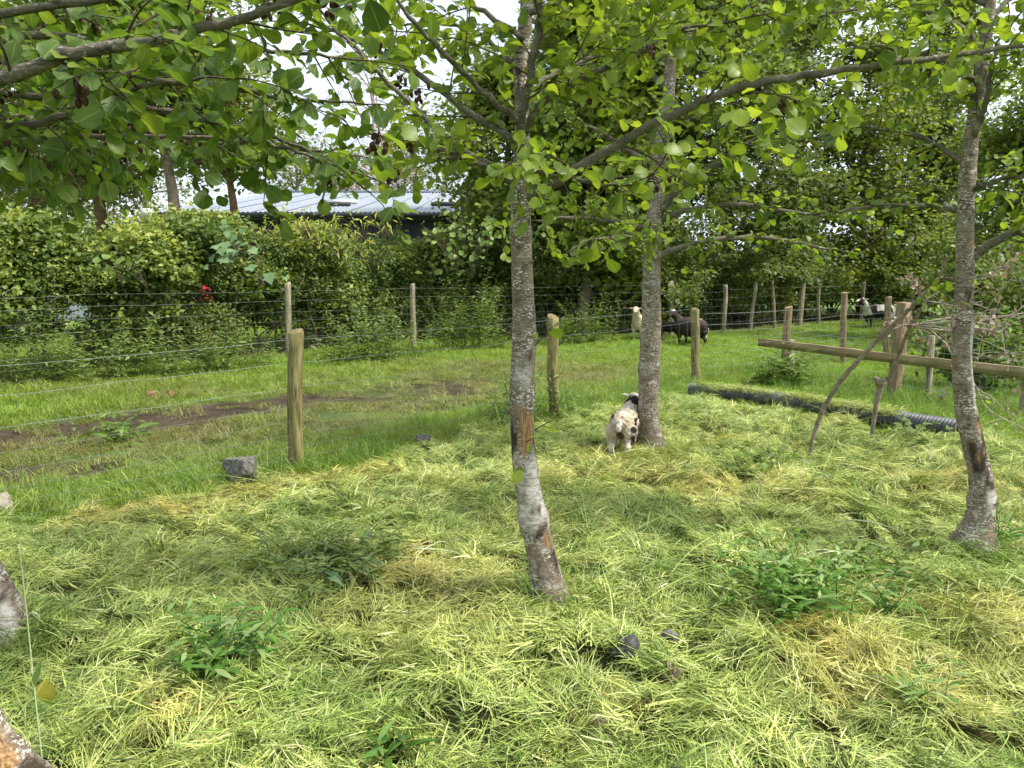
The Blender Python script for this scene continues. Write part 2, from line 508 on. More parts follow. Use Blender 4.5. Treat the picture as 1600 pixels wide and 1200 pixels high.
# ------------------------------------------------------------------ ground sheet
def axis(dense0, dense1, step, far):
    a = list(np.arange(dense0, dense1, step))
    lo, hi, s = a[0], a[-1], step
    left, right = [], []
    while lo > -far:
        s *= 1.16
        lo -= s
        left.append(lo)
    s = step
    while hi < far:
        s *= 1.16
        hi += s
        right.append(hi)
    return np.array(left[::-1] + a + right)
gx, gy = axis(-7.5, 8.5, .06, 900), axis(0.6, 15, .06, 900)
XX, YY = np.meshgrid(gx, gy)
xf, yf = XX.ravel(), YY.ravel()
zf = H(xf, yf)
mo, md, dr = mown(xf, yf), mud(xf, yf), dryness(xf, yf)
uu, ss = us(xf, yf)
n1, n2 = fbm(xf * 2, yf * 2, 31, 4), fbm(xf * 7, yf * 7, 33, 3)
def lerp(a, b, t):
    return a + (b - a) * t[:, None]
c_mown = lerp(np.array((.030, .034, .012)), np.array((.085, .09, .028)), n2)
c_mown = lerp(c_mown, np.array((.20, .13, .045)), dr * .8)
c_lawn = lerp(np.array((.09, .17, .025)), np.array((.17, .28, .04)), n1)
c_mud = lerp(np.array((.030, .022, .015)), np.array((.105, .08, .058)), n2)
far_t = sstep(16, 40, np.hypot(xf, yf))
c_lawn = lerp(c_lawn, np.array((.15, .24, .04)), far_t)
gc = lerp(c_lawn, c_mud, np.clip(md * 1.3, 0, 1))
gc = lerp(gc, c_mown, mo)
# leaf litter and bare soil under the hedge line
HEDGE = [gnd0(-420, 690)[:2], gnd0(0, 588)[:2], gnd0(250, 570)[:2], gnd0(450, 548)[:2], gnd0(650, 527)[:2], gnd0(800, 524)[:2], gnd0(950, 521)[:2],
         gnd0(1130, 515)[:2], gnd0(1280, 502)[:2], gnd0(1480, 496)[:2], gnd0(1800, 492)[:2]]
HEDGE = np.array(HEDGE)
def hedge_dist(x, y):
    d = np.full(np.shape(x), 1e9)
    for a, b in zip(HEDGE[:-1], HEDGE[1:]):
        ab = b - a
        t = np.clip(((x - a[0]) * ab[0] + (y - a[1]) * ab[1]) / (ab @ ab), 0, 1)
        d = np.minimum(d, np.hypot(x - a[0] - t * ab[0], y - a[1] - t * ab[1]))
    return d
hd = hedge_dist(xf, yf)
gc = lerp(gc, np.array((.085, .062, .04)), sstep(1.1, .3, hd) * .85)
gm, gt, gout = mat_new('ground')
gcol = attr_n(gt, 'gcol', out='Color')
gn = noise_n(gt, 40, 5, obj_coord(gt), .7)
gcol = mixc(gt, 1.0, gcol, ramp(gt, gn, [(.25, (.6, .6, .6)), (.75, (1.35, 1.35, 1.3))]), 'MULTIPLY')
principled(gt, gout, gcol, .95, .1, bump(gt, gn, .8, .03))
nx, ny = len(gx), len(gy)
ii = (np.arange(ny - 1)[:, None] * nx + np.arange(nx - 1)[None]).ravel()
gme = np_mesh('ground', np.c_[xf, yf, zf], np.stack([ii, ii + 1, ii + nx + 1, ii + nx], -1), {'gcol': gc}, True)
tag(link('ground', gme, gm), kind='structure')

# ------------------------------------------------------------------ grass (uncountable)
def blade_tuft(n, rad, lmin, lmax, width, lie, spread, seed, curl=.6, seg=4):
    """lie 0 = upright .. 1 = flat, blades combed towards +x within spread"""
    r = np.random.default_rng(seed)
    g = Geo()
    for _ in range(n):
        a = r.uniform(-spread, spread)
        if r.random() < .18:
            a = r.uniform(-np.pi, np.pi)
        L = r.uniform(lmin, lmax)
        p = r.normal(0, rad * .55, 2)
        el = (1 - lie) * r.uniform(.9, 1.5) + lie * r.uniform(-.05, .55)
        d2 = np.array((math.cos(a), math.sin(a)))
        t = np.linspace(0, 1, seg)
        ang = el - curl * r.uniform(.4, 1.6) * t * (1.0 if lie < .5 else .9)
        hx = np.concatenate(([0], np.cumsum(np.cos(ang[:-1])))) * L / (seg - 1)
        hz = np.concatenate(([0], np.cumsum(np.sin(ang[:-1])))) * L / (seg - 1)
        side = r.normal(0, .12)
        c = np.c_[p[0] + d2[0] * hx - d2[1] * side * t * t * L, p[1] + d2[1] * hx + d2[0] * side * t * t * L,
                  np.maximum(hz + r.uniform(0, .035) * lie, -.015)]
        w = width * r.uniform(.6, 1.4) * (1 - .75 * t ** 2) * .5
        roll = r.uniform(-.9, .9)
        sv = np.array((-d2[1] * math.cos(roll), d2[0] * math.cos(roll), math.sin(roll)))
        V = np.concatenate([c - sv * w[:, None], c + sv * w[:, None]])
        k = np.arange(seg - 1)
        g.add(V, np.stack([k, k + 1, k + 1 + seg, k + seg], -1), np.clip(r.normal(.5, .24), 0, 1))
    return g
def blade_tile(n, size, lmin, lmax, width, el0, el1, seed, curl=.8, seg=4, lump=.03, comb=1.2, jit=.8, mean=.5, dev=.24, tonal=0.0):
    """n blades rooted evenly over a square tile, combed by a swirling field"""
    r = np.random.default_rng(seed)
    p = r.uniform(-size / 2, size / 2, (n, 2))
    a = comb * 2 * np.pi * vn(p[:, 0] * 5 + seed * 7.3, p[:, 1] * 5, seed) + r.normal(0, jit, n)
    L = r.uniform(lmin, lmax, n)
    t = np.linspace(0, 1, seg)
    el = r.uniform(el0, el1, n)[:, None] - curl * r.uniform(.3, 1.5, n)[:, None] * t[None]
    z0 = lump * (vn(p[:, 0] * 9 + seed, p[:, 1] * 9 + 3, seed + 1) * 1.3 + .5 * r.random(n) - .45)
    hx = np.concatenate([np.zeros((n, 1)), np.cumsum(np.cos(el[:, :-1]), 1)], 1) * L[:, None] / (seg - 1)
    hz = np.concatenate([np.zeros((n, 1)), np.cumsum(np.sin(el[:, :-1]), 1)], 1) * L[:, None] / (seg - 1)
    sd = r.normal(0, .16, n)[:, None] * t[None] ** 2 * L[:, None]
    ca, sa = np.cos(a)[:, None], np.sin(a)[:, None]
    c = np.stack([p[:, :1] + ca * hx - sa * sd, p[:, 1:] + sa * hx + ca * sd, z0[:, None] + np.maximum(hz, -.012)], -1)
    w = width * (r.uniform(.5, 1.4, n) * np.where(r.random(n) < .07, 2.0, 1.0))[:, None] * (1 - .75 * t ** 2)[None] * .5
    roll = r.uniform(-.9, .9, n)
    sv = np.stack([-np.sin(a) * np.cos(roll), np.cos(a) * np.cos(roll), np.sin(roll)], -1)[:, None]
    V = np.concatenate([c - sv * w[..., None], c + sv * w[..., None]], 1)
    k = np.arange(seg - 1)
    F = np.stack([k, k + 1, k + 1 + seg, k + seg], -1)
    FF = (F[None] + (np.arange(n) * 2 * seg)[:, None, None]).reshape(-1, 4)
    lv = np.clip(r.normal(mean, dev, n) + tonal * 2 * (vn(p[:, 0] * 16 + seed * 3, p[:, 1] * 16, seed + 4) - .5), 0, 1)
    return np_mesh('tile', V.reshape(-1, 3), FF, {'lv': np.repeat(lv, 2 * seg)})
def variants(name, mat, count, tile=False, **kw):
    c = bpy.data.collections.new(name)
    for i in range(count):
        me = blade_tile(seed=100 + i, **kw) if tile else blade_tuft(seed=100 + i, **kw).mesh(name)
        o = bpy.data.objects.new(f'{name}_{i:02d}', me)
        o.data.materials.append(mat)
        c.objects.link(o)
    return c, count
def grid_pts(x0, x1, y0, y1, step, keep):
    gx_, gy_ = np.meshgrid(np.arange(x0, x1, step), np.arange(y0, y1, step))
    x = gx_.ravel() + rng.uniform(-.35, .35, gx_.size) * step
    y = gy_.ravel() + rng.uniform(-.35, .35, gx_.size) * step
    k = rng.random(len(x)) < keep(x, y)
    return x[k], y[k]
def scatter_group(coll):
    ng = bpy.data.node_groups.new('scatter_' + coll.name, 'GeometryNodeTree')
    ng.interface.new_socket('Geometry', in_out='INPUT', socket_type='NodeSocketGeometry')
    ng.interface.new_socket('Geometry', in_out='OUTPUT', socket_type='NodeSocketGeometry')
    gi, go = ng.nodes.new('NodeGroupInput'), ng.nodes.new('NodeGroupOutput')
    ci = ng.nodes.new('GeometryNodeCollectionInfo')
    ci.inputs['Collection'].default_value = coll
    ci.inputs['Separate Children'].default_value = True
    ci.inputs['Reset Children'].default_value = True
    ip = ng.nodes.new('GeometryNodeInstanceOnPoints')
    ip.inputs['Pick Instance'].default_value = True
    def na(name, typ):
        a = ng.nodes.new('GeometryNodeInputNamedAttribute')
        a.data_type = typ
        a.inputs['Name'].default_value = name
        return a.outputs[0]
    er = ng.nodes.new('FunctionNodeEulerToRotation')
    L = ng.links.new
    L(na('rot', 'FLOAT_VECTOR'), er.inputs[0])
    L(gi.outputs[0], ip.inputs['Points'])
    L(ci.outputs[0], ip.inputs['Instance'])
    L(na('vid', 'INT'), ip.inputs['Instance Index'])
    L(er.outputs[0], ip.inputs['Rotation'])
    L(na('scl', 'FLOAT_VECTOR'), ip.inputs['Scale'])
    L(ip.outputs[0], go.inputs[0])
    return ng
def scatter(name, coll_n, P, rot, scl, dry, label, cat):
    coll, n = coll_n
    me = bpy.data.meshes.new(name)
    me.vertices.add(len(P))
    me.vertices.foreach_set('co', np.asarray(P, np.float32).ravel())
    def A(k, typ, prop, v):
        a = me.attributes.new(k, typ, 'POINT')
        a.data.foreach_set(prop, np.ascontiguousarray(v).ravel())
    A('rot', 'FLOAT_VECTOR', 'vector', np.asarray(rot, np.float32))
    A('scl', 'FLOAT_VECTOR', 'vector', np.asarray(scl, np.float32))
    A('vid', 'INT', 'value', rng.integers(0, n, len(P)).astype(np.int32))
    A('dry', 'FLOAT', 'value', np.asarray(dry, np.float32))
    o = link(name, me)
    md_ = o.modifiers.new('scatter', 'NODES')
    md_.node_group = scatter_group(coll)
    return tag(o, label, cat, kind='stuff')
def tilt_to_ground(x, y, yaw):
    e = .06
    sx, sy = (H(x + e, y) - H(x - e, y)) / (2 * e), (H(x, y + e) - H(x, y - e)) / (2 * e)
    gxl = sx * np.cos(yaw) + sy * np.sin(yaw)
    gyl = -sx * np.sin(yaw) + sy * np.cos(yaw)
    return np.c_[np.arctan(gyl), -np.arctan(gxl), yaw]
def sample(x0, x1, y0, y1, dens, keep):
    n = int((x1 - x0) * (y1 - y0) * dens)
    x, y = rng.uniform(x0, x1, n), rng.uniform(y0, y1, n)
    k = rng.random(n) < keep(x, y)
    return x[k], y[k]
inview = lambda x, y: (np.abs(x) < .74 * y + .9)
# mown, flattened and drying grass
V_mown = variants('mown_tile', M['mown_blade'], 22, True, n=350, size=.23, lmin=.03, lmax=.135, width=.0033, el0=-.25, el1=.52, curl=.45, lump=.05, jit=.65, mean=.52, dev=.24, tonal=.27)
x, y = grid_pts(-8, 9, .9, 11.5, .152, lambda x, y: (mown(x, y) > .12 + .3 * vn(x * 3, y * 3, 91)) * inview(x, y) * (.25 + .75 * sstep(.02, .14, crease(x, y))))
yaw = 14 * fbm(x * .9, y * .9, 43, 3) + rng.normal(0, .55, len(x))
rot = tilt_to_ground(x, y, yaw)
rot[:, :2] += rng.normal(0, .10, (len(x), 2))
sc_ = rng.uniform(.9, 1.15, len(x))
zz = H(x, y) + .012
scatter('mown_grass', V_mown, np.c_[x, y, zz], rot, np.c_[sc_, sc_, sc_ * rng.uniform(.7, 1.25, len(x))], dryness(x, y) * rng.uniform(.7, 1.15, len(x)),
        'pale mown grass lying flat in drying tufts across the paddock', 'grass')
# grass still standing among the clippings
V_stand = variants('standing_tuft', M['rough_blade'], 8, n=26, rad=.06, lmin=.10, lmax=.26, width=.0055, lie=.25, spread=3.1, curl=1.0)
x, y = sample(-8, 9, 1.0, 11, 11, lambda x, y: mown(x, y) * inview(x, y) * sstep(.5, .72, fbm(x * 1.2, y * 1.2, 77, 3)))
s1 = rng.uniform(.45, 1.0, len(x))
scatter('standing_grass', V_stand, np.c_[x, y, H(x, y)], np.c_[rng.normal(0, .25, (len(x), 2)), rng.uniform(0, 6.28, len(x))], np.c_[s1, s1, s1], dryness(x, y),
        'green grass blades standing up between the mown tufts', 'grass')
x = np.concatenate([gnd0(px, py)[0] + rng.normal(0, .14, 26) for px, py in ((862, 950), (1017, 704), (1524, 858), (8, 1010), (465, 733), (865, 657))])
y = np.concatenate([gnd0(px, py)[1] + rng.normal(-.03, .12, 26) for px, py in ((862, 950), (1017, 704), (1524, 858), (8, 1010), (465, 733), (865, 657))])
s1 = rng.uniform(.5, 1.15, len(x))
scatter('foot_grass', V_stand, np.c_[x, y, H(x, y)], np.c_[rng.normal(0, .3, (len(x), 2)), rng.uniform(0, 6.28, len(x))], np.c_[s1, s1, s1], .25 * rng.random(len(x)),
        'longer grass left uncut round the trunk feet and fence posts', 'grass')
# long pale stalks strewn over the clippings
V_straw = variants('straw', M['mown_blade'], 8, n=5, rad=.22, lmin=.22, lmax=.5, width=.0042, lie=1.0, spread=1.0, curl=.35, seg=6)
x, y = sample(-6, 7, 1.0, 9, 12, lambda x, y: mown(x, y) * inview(x, y))
s1 = rng.uniform(.7, 1.1, len(x))
scatter('cut_stalks', V_straw, np.c_[x, y, H(x, y) + .04], np.c_[rng.normal(0, .12, (len(x), 2)), rng.uniform(0, 6.28, len(x))], np.c_[s1, s1, s1], .15 * rng.random(len(x)),
        'long pale cut stalks strewn over the mown grass', 'grass')
# lane and field turf
V_lawn = variants('lawn_tile', M['lawn_blade'], 12, True, n=200, size=.34, lmin=.03, lmax=.10, width=.0052, el0=.7, el1=1.5, curl=.9, lump=.015, comb=1.5, jit=1.0)
def lawn_keep(x, y):
    u, s = us(x, y)
    return (1 - mown(x, y)) * inview(x, y) * (1 - .93 * np.clip(mud(x, y) * 1.2 - .1, 0, 1)) * sstep(.35, .8, hedge_dist(x, y)) * np.where(np.hypot(x, y) > 16, .6, 1) * np.where(np.hypot(x, y) > 26, .4, 1)
x, y = grid_pts(-11, 24, 3, 30, .205, lawn_keep)
u_, s_ = us(x, y)
hgt = .45 + .35 * sstep(3.6, 4.4, u_) * sstep(7, 4, s_) + .6 * sstep(.9, .0, np.abs(u_)) + .9 * fbm(x * 1.4, y * 1.4, 55) ** 2
s1 = rng.uniform(.8, 1.3, len(x))
ld = np.clip(.95 * np.exp(-((u_ - 2.2) / 1.6) ** 2) * sstep(9, 5, s_) * (.35 + fbm(x * 1.5, y * 1.5, 66)) + .25 * rng.random(len(x)) + .35 * sstep(.5, .75, fbm(x * .7, y * .7, 88)) * sstep(10, 6, s_), 0, 1)
scatter('lane_turf', V_lawn, np.c_[x, y, H(x, y)], np.c_[rng.normal(0, .15, (len(x), 2)), rng.uniform(0, 6.28, len(x))], np.c_[s1, s1, s1 * hgt], ld,
        'short bright green turf of the lane and the field beyond the fence', 'grass')
# rough unmown fringe along the fence
V_rough = variants('rough_tuft', M['rough_blade'], 10, n=30, rad=.08, lmin=.12, lmax=.30, width=.0055, lie=.12, spread=3.14, curl=.9)
RAILA, RAILB = at(1186, 541, 11.6), at(1640, 590, 7.9)
def rail_d(x, y):
    a, b = RAILA[:2], RAILB[:2]
    ab = b - a
    t = np.clip(((x - a[0]) * ab[0] + (y - a[1]) * ab[1]) / (ab @ ab), 0, 1)
    return np.hypot(x - a[0] - t * ab[0], y - a[1] - t * ab[1])
def rough_keep(x, y):
    u, s = us(x, y)
    k = np.exp(-((u - .05) / .42) ** 2) * .9
    k = np.maximum(k, sstep(1.3, .7, rail_d(x, y)) * .75)
    k = np.maximum(k, (1 - mown(x, y)) * sstep(1.0, .2, u) * sstep(-6, -1, -s) * .8)
    return np.clip(k, 0, 1) * (1 - .85 * mown(x, y)) * inview(x, y)
x, y = sample(-7, 11, 3, 14, 60, rough_keep)
s1 = rng.uniform(.55, 1.1, len(x))
scatter('rough_grass', V_rough, np.c_[x, y, H(x, y) - .01], np.c_[rng.normal(0, .2, (len(x), 2)), rng.uniform(0, 6.28, len(x))], np.c_[s1, s1, s1 * (.5 + fbm(x * 1.5, y * 1.5, 71))], .35 * rng.random(len(x)) ** 2,
        'rough unmown grass standing along the wire fence and under the rail', 'grass')

# ------------------------------------------------------------------ leaves
def leaf_template(kind):
    if kind == 'alder':                        # rounded, blunt, folded on the midrib
        rows = [(0, .04), (.14, .20), (.40, .37), (.68, .45), (.90, .30), (.97, .06)]
        V, F = [], []
        for v, w in rows:
            for u in (-1, 0, 1):
                V.append((u * w * (1 + .10 * u * math.sin(v * 9)), v + (.04 * abs(u) if v > .9 else 0), .30 * abs(u) * w - .22 * v * v + .05 * u * math.sin(v * 8 + 1)))
        for r in range(len(rows) - 1):
            for c in range(2):
                a = r * 3 + c
                F.append((a, a + 1, a + 4, a + 3))
        return np.array(V, float), np.array(F)
    if kind == 'kite':
        return np.array([(0, 0, 0), (.36, .45, .1), (0, 1, -.1), (-.36, .45, .1)], float), np.array([(0, 1, 2), (0, 2, 3)])
    if kind == 'lance':
        return np.array([(0, 0, 0), (.11, .35, .03), (.07, .7, -.05), (0, 1, -.2), (-.07, .7, -.05), (-.11, .35, .03)], float), np.array([(0, 1, 4, 5), (1, 2, 3, 4)])
    if kind == 'lobed':
        o = [(0, 0), (.22, -.06), (.48, .10), (.34, .26), (.60, .52), (.30, .56), (.22, .74), (0, 1.0), (-.22, .74), (-.30, .56), (-.60, .52), (-.34, .26), (-.48, .10), (-.22, -.06)]
        V = [(0, .4, 0)] + [(a, b, .1 * abs(a) - .12 * b * b) for a, b in o]
        n = len(o)
        return np.array(V, float), np.array([(0, 1 + i, 1 + (i + 1) % n) for i in range(n)])
TUV = np.array([(u, v) for v in (0, .14, .40, .68, .90, .97) for u in (-1, 0, 1)], float)
TPL = {k: leaf_template(k) for k in ('alder', 'kite', 'lance', 'lobed')}
def leaves_geo(B, D, Nn, S, lv, kind):
    """bake many leaves into arrays"""
    T, F = TPL[kind]
    D = unit(D)
    side = unit(np.cross(D, Nn))
    Nn = np.cross(side, D)
    V = B[:, None] + S[:, None, None] * (T[None, :, :1] * side[:, None] + T[None, :, 1:2] * D[:, None] + T[None, :, 2:] * Nn[:, None])
    n, k = len(B), len(T)
    FF = (F[None] + (np.arange(n) * k)[:, None, None]).reshape(-1, F.shape[1])
    return V.reshape(-1, 3), FF, np.repeat(lv, k)
def leaves_mesh(name, B, D, Nn, S, lv, kind):
    V, F, a = leaves_geo(B, D, Nn, S, lv, kind)
    at_ = {'lv': a}
    if kind == 'alder':
        at_['lu'], at_['lw'] = np.tile(TUV[:, 0], len(B)), np.tile(TUV[:, 1], len(B))
    return np_mesh(name, V, F, at_, False)
LEAF_VAR = []
def leaf_variants(mat):
    r = []
    T, F = TPL['alder']
    for i in range(10):
        V = T.copy()
        V[:, 0] *= 1 + .12 * math.sin(i * 2.1)
        V[:, 2] += .10 * math.sin(i * 1.7) * V[:, 1] ** 2 + .06 * math.cos(i) * V[:, 0]
        me = np_mesh('leaf', V, F, {'lv': np.full(len(V), (i + .5) / 10), 'lu': TUV[:, 0], 'lw': TUV[:, 1]})
        me.materials.append(mat)
        r.append(me)
    return r

class Foliage:
    def __init__(s):
        s.B, s.D, s.N, s.S, s.L = [], [], [], [], []
    def add(s, b, d, n, sz, lv):
        s.B.append(b); s.D.append(d); s.N.append(n); s.S.append(sz); s.L.append(lv)
    def arr(s):
        return np.array(s.B), np.array(s.D), np.array(s.N), np.array(s.S), np.array(s.L)

def perp_dir(T, r, flat=.5):
    v = r.normal(0, 1, 3)
    v -= T * (v @ T)
    v[2] *= flat
    return unit(v)
def leafy_shoot(start, d, L, rad, r, tw, fo, size, lvb, droop=.25, step=.04, sub=True, cones=None):
    """a twig with alternate leaves and, when sub, leafy side shoots"""
    n = max(4, int(L / .05))
    P, dd = [np.array(start, float)], unit(np.array(d, float))
    for i in range(n):
        dd = unit(dd + r.normal(0, .10, 3) + np.array((0, 0, -droop / n)))
        P.append(P[-1] + dd * L / n)
    P = np.array(P)
    V, F = tube(P, np.linspace(rad, rad * .35, len(P)), 5 if rad > .004 else 4, cap=False)
    tw.add(V, F)
    q = .15 * L if sub else .3 * L
    k = 0
    while q <= L:
        f = q / L * n
        i = min(int(f), n - 1)
        b = P[i] + (P[i + 1] - P[i]) * (f - i)
        T = unit(P[i + 1] - P[i])
        o = perp_dir(T, r, .45)
        ld = unit(o * r.uniform(.5, 1.1) + T * r.uniform(.2, .9) + np.array((0, 0, -r.uniform(0, .5))))
        nn = unit(np.array((0, 0, 1.)) + r.normal(0, .45, 3))
        fo.add(b + ld * .014, ld, nn, size * r.uniform(.55, 1.2), np.clip(lvb + r.normal(0, .2), 0, 1))
        if sub and r.random() < .62:
            leafy_shoot(b, unit(o + .5 * T), r.uniform(.08, .26) * min(1, L / .45), max(rad * .45, .0018), r, tw, fo, size, lvb, droop * 1.4, .028, False, cones)
        if cones is not None and r.random() < .02:
            cones.append(b)
        q += step * r.uniform(.7, 1.4) * (1.6 if sub else 1)
        k += 1
def limb_growth(P, R, r, tw, fo, size, lvb, spacing=.13, length=.5, start=.2, droop=.25, cones=None, br=.28):
    seg = np.linalg.norm(np.diff(P, axis=0), axis=1)
    cum = np.concatenate(([0], np.cumsum(seg)))
    L = cum[-1]
    q = start * L
    while q < L:
        i = min(np.searchsorted(cum, q) - 1, len(P) - 2)
        i = max(i, 0)
        f = (q - cum[i]) / (seg[i] + 1e-9)
        b = P[i] + (P[i + 1] - P[i]) * f
        T = unit(P[i + 1] - P[i])
        o = perp_dir(T, r, .55)
        d = unit(o + .7 * T + np.array((0, 0, r.uniform(-.1, .35))))
        leafy_shoot(b, d, length * r.uniform(.5, 1.3) * (1 - .35 * q / L), max(R[i] * br, .0035), r, tw, fo, size, lvb, droop, .030, True, cones)
        q += spacing * r.uniform(.6, 1.4)
    leafy_shoot(P[-1], unit(P[-1] - P[-2]), length * .9, max(R[-1] * .8, .003), r, tw, fo, size, lvb, droop, .04, True, cones)

def cone_mesh():
    g = Geo()
    r = np.random.default_rng(3)
    for c in range(9):
        o = np.array((r.normal(0, .015), r.normal(0, .015), -.008 - .0055 * c))
        n, m = 7, 6
        th = np.linspace(0, np.pi, m)
        ph = np.linspace(0, 2 * np.pi, n, endpoint=False)
        rr = .0075 * np.sin(th)[:, None] * (1 + .18 * np.cos(th * 9)[:, None])
        V = np.stack([rr * np.cos(ph), rr * np.sin(ph), np.repeat(.0105 * np.cos(th)[:, None], n, 1)], -1).reshape(-1, 3) + o
        i, j = np.arange(m - 1)[:, None] * n, np.arange(n)[None]
        g.add(V, np.stack([i + j, i + (j + 1) % n, i + n + (j + 1) % n, i + n + j], -1).reshape(-1, 4))
        g.add(*tube(np.array([(0, 0, .004), o * .5 + (0, 0, .003), o + (0, 0, .01)]), .0012, 4, cap=False))
    return g.mesh('cone_cluster', True)
CONE = cone_mesh()
CONE.materials.append(M['alder_cone'])

def build_alder(name, label, trunk, limbs, leafmat, size, lvb, seed, spacing=.13, length=.5, peel=None, nleaf=300, extra=(), ncone=14, density_start=.2, flare=0.35):
    """trunk: rows x,y,z,r; limbs: list of (rows x,y,z,r)"""
    r = np.random.default_rng(seed)
    base = np.array(trunk[0][:3])
    root = empty(name, tuple(base))
    tag(root, label, 'tree')
    def put(nm, me, mat):
        o = link(nm, me, mat, root)
        o.matrix_parent_inverse = Matrix.Translation(-Vector(base))
        return o
    n = 90
    T = spline(trunk, n)
    L = np.concatenate(([0], np.cumsum(np.linalg.norm(np.diff(T[:, :3], axis=0), axis=1))))
    rad = T[:, 3] * (1 + flare * np.exp(-L / .09))
    # knots and slight swellings
    for _ in range(9):
        k = r.uniform(.1, 2.6)
        rad *= 1 + r.uniform(.03, .10) * np.exp(-((L - k) / .035) ** 2)
    Pt = T[:, :3].copy()
    Pt[0, 2] -= .12
    V, F = tube(Pt, rad, 22, .055, seed)
    A = np.zeros(len(V)); Dk = np.zeros(len(V)); Pa = np.zeros(len(V))
    z = V[:, 2]
    side = np.repeat(np.arange(n), 22)
    cx = np.concatenate([T[side, 0], T[[0, -1], 0]]); cy = np.concatenate([T[side, 1], T[[0, -1], 1]])
    ang = np.arctan2(V[:, 1] - cy, V[:, 0] - cx)          # -pi/2 faces the camera
    an = vn(ang * 2.5 + 9, z * 12, seed)
    if peel:
        for (z0, z1, a0, w, kind) in peel:
            da = np.abs((ang - a0 + np.pi) % (2 * np.pi) - np.pi)
            m = sstep(w, w * .75, da + (an - .5) * .5) * sstep(z0 - .02, z0 + .02, z + (an - .5) * .05) * sstep(z1 + .02, z1 - .02, z + (an - .5) * .05)
            if kind == 'wood': A = np.maximum(A, m)
            elif kind == 'dark': Dk = np.maximum(Dk, m)
            elif kind == 'soft': Dk = np.maximum(Dk, m * .8 * an * sstep(z1, z0 - .1, z))
            else: Pa = np.maximum(Pa, m * .8)
    V = V + 0
    me = np_mesh('trunk', V, F, {'lv': A, 'dark': Dk * (1 - A), 'pale': Pa * (1 - A) * (1 - Dk)}, True)
    trunk_o = put('trunk', me, M['alder_bark'])
    owners, owner_n = [], []
    tw, fo, cones = Geo(), Foliage(), []
    for lb in limbs:
        sm_, lm_ = 1.0, 1.0
        if isinstance(lb, tuple):
            lb, sm_, lm_ = lb
        m = max(12, 6 * len(lb))
        B = spline(lb, m)
        B[:, :3] += r.normal(0, .004, (m, 3))
        V, F = tube(B[:, :3], np.maximum(B[:, 3], .002), 12, .06, seed + 1)
        owners.append(put('branch', np_mesh('branch', V, F, {'lv': np.zeros(len(V))}, True), M['limb_bark']))
        n_before = len(fo.B)
        limb_growth(B[:, :3], B[:, 3], r, tw, fo, size, lvb, spacing * sm_, length * lm_, density_start, cones=cones)
        owner_n.append(len(fo.B) - n_before)
    for (b, d, L_) in extra:                                # sprouts on the trunk
        leafy_shoot(b, d, L_, .003, r, tw, fo, size, .85, .1, .03, False)
    put('twigs', tw.mesh('twigs'), M['twig_bark'])['kind'] = 'stuff'
    owners.append(trunk_o)
    owner_n.append(len(fo.B) - sum(owner_n))
    own = np.repeat(np.arange(len(owners)), owner_n)
    B, D, Nn, S, lv = fo.arr()
    px, py, dep = pix(B)
    vis = (dep > .2) & (px > -30) & (px < 1630) & (py > -30) & (py < 1230)
    big = np.where(vis, S / np.maximum(dep, .2), 0)
    idx = np.argsort(-big)[:nleaf]
    idx = idx[big[idx] > 0]
    var = leaf_variants(leafmat)
    sel = np.zeros(len(B), bool)
    sel[idx] = True
    rest = put('foliage', leaves_mesh('foliage', B[~sel], D[~sel], Nn[~sel], S[~sel], lv[~sel], 'alder'), leafmat)
    rest['kind'] = 'stuff'
    for i in idx:
        d = unit(D[i]); sd = unit(np.cross(d, Nn[i])); nn = np.cross(sd, d)
        o = bpy.data.objects.new('leaf', var[min(int(lv[i] * 10), 9)])
        COL.objects.link(o)
        o.parent = owners[own[i]]
        mw = Matrix.Identity(4)
        for c_, vec in enumerate((sd, d, nn)):
            for k in range(3):
                mw[k][c_] = vec[k] * S[i]
        for k in range(3):
            mw[k][3] = B[i][k]
        o.matrix_local = mw
    r.shuffle(cones)
    cones = [c for c in cones if pix(c)[2][0] > .3][:ncone]
    for c in cones:
        o = link('cone_cluster', CONE, None, root, tuple(c - base))
        o.rotation_euler = (r.normal(0, .25), r.normal(0, .25), r.uniform(0, 6))
        s = r.uniform(.8, 1.2)
        o.scale = (s, s, s)
    return root, len(B)

def T_(rows, Y0, wpx=True):
    """rows (px, py, Y or None, width in photo px) -> x,y,z,r"""
    out = []
    for px, py, Y, w in rows:
        p = at(px, py, Y)
        out.append((*p, .5 * w * Y / FPX))
    return out
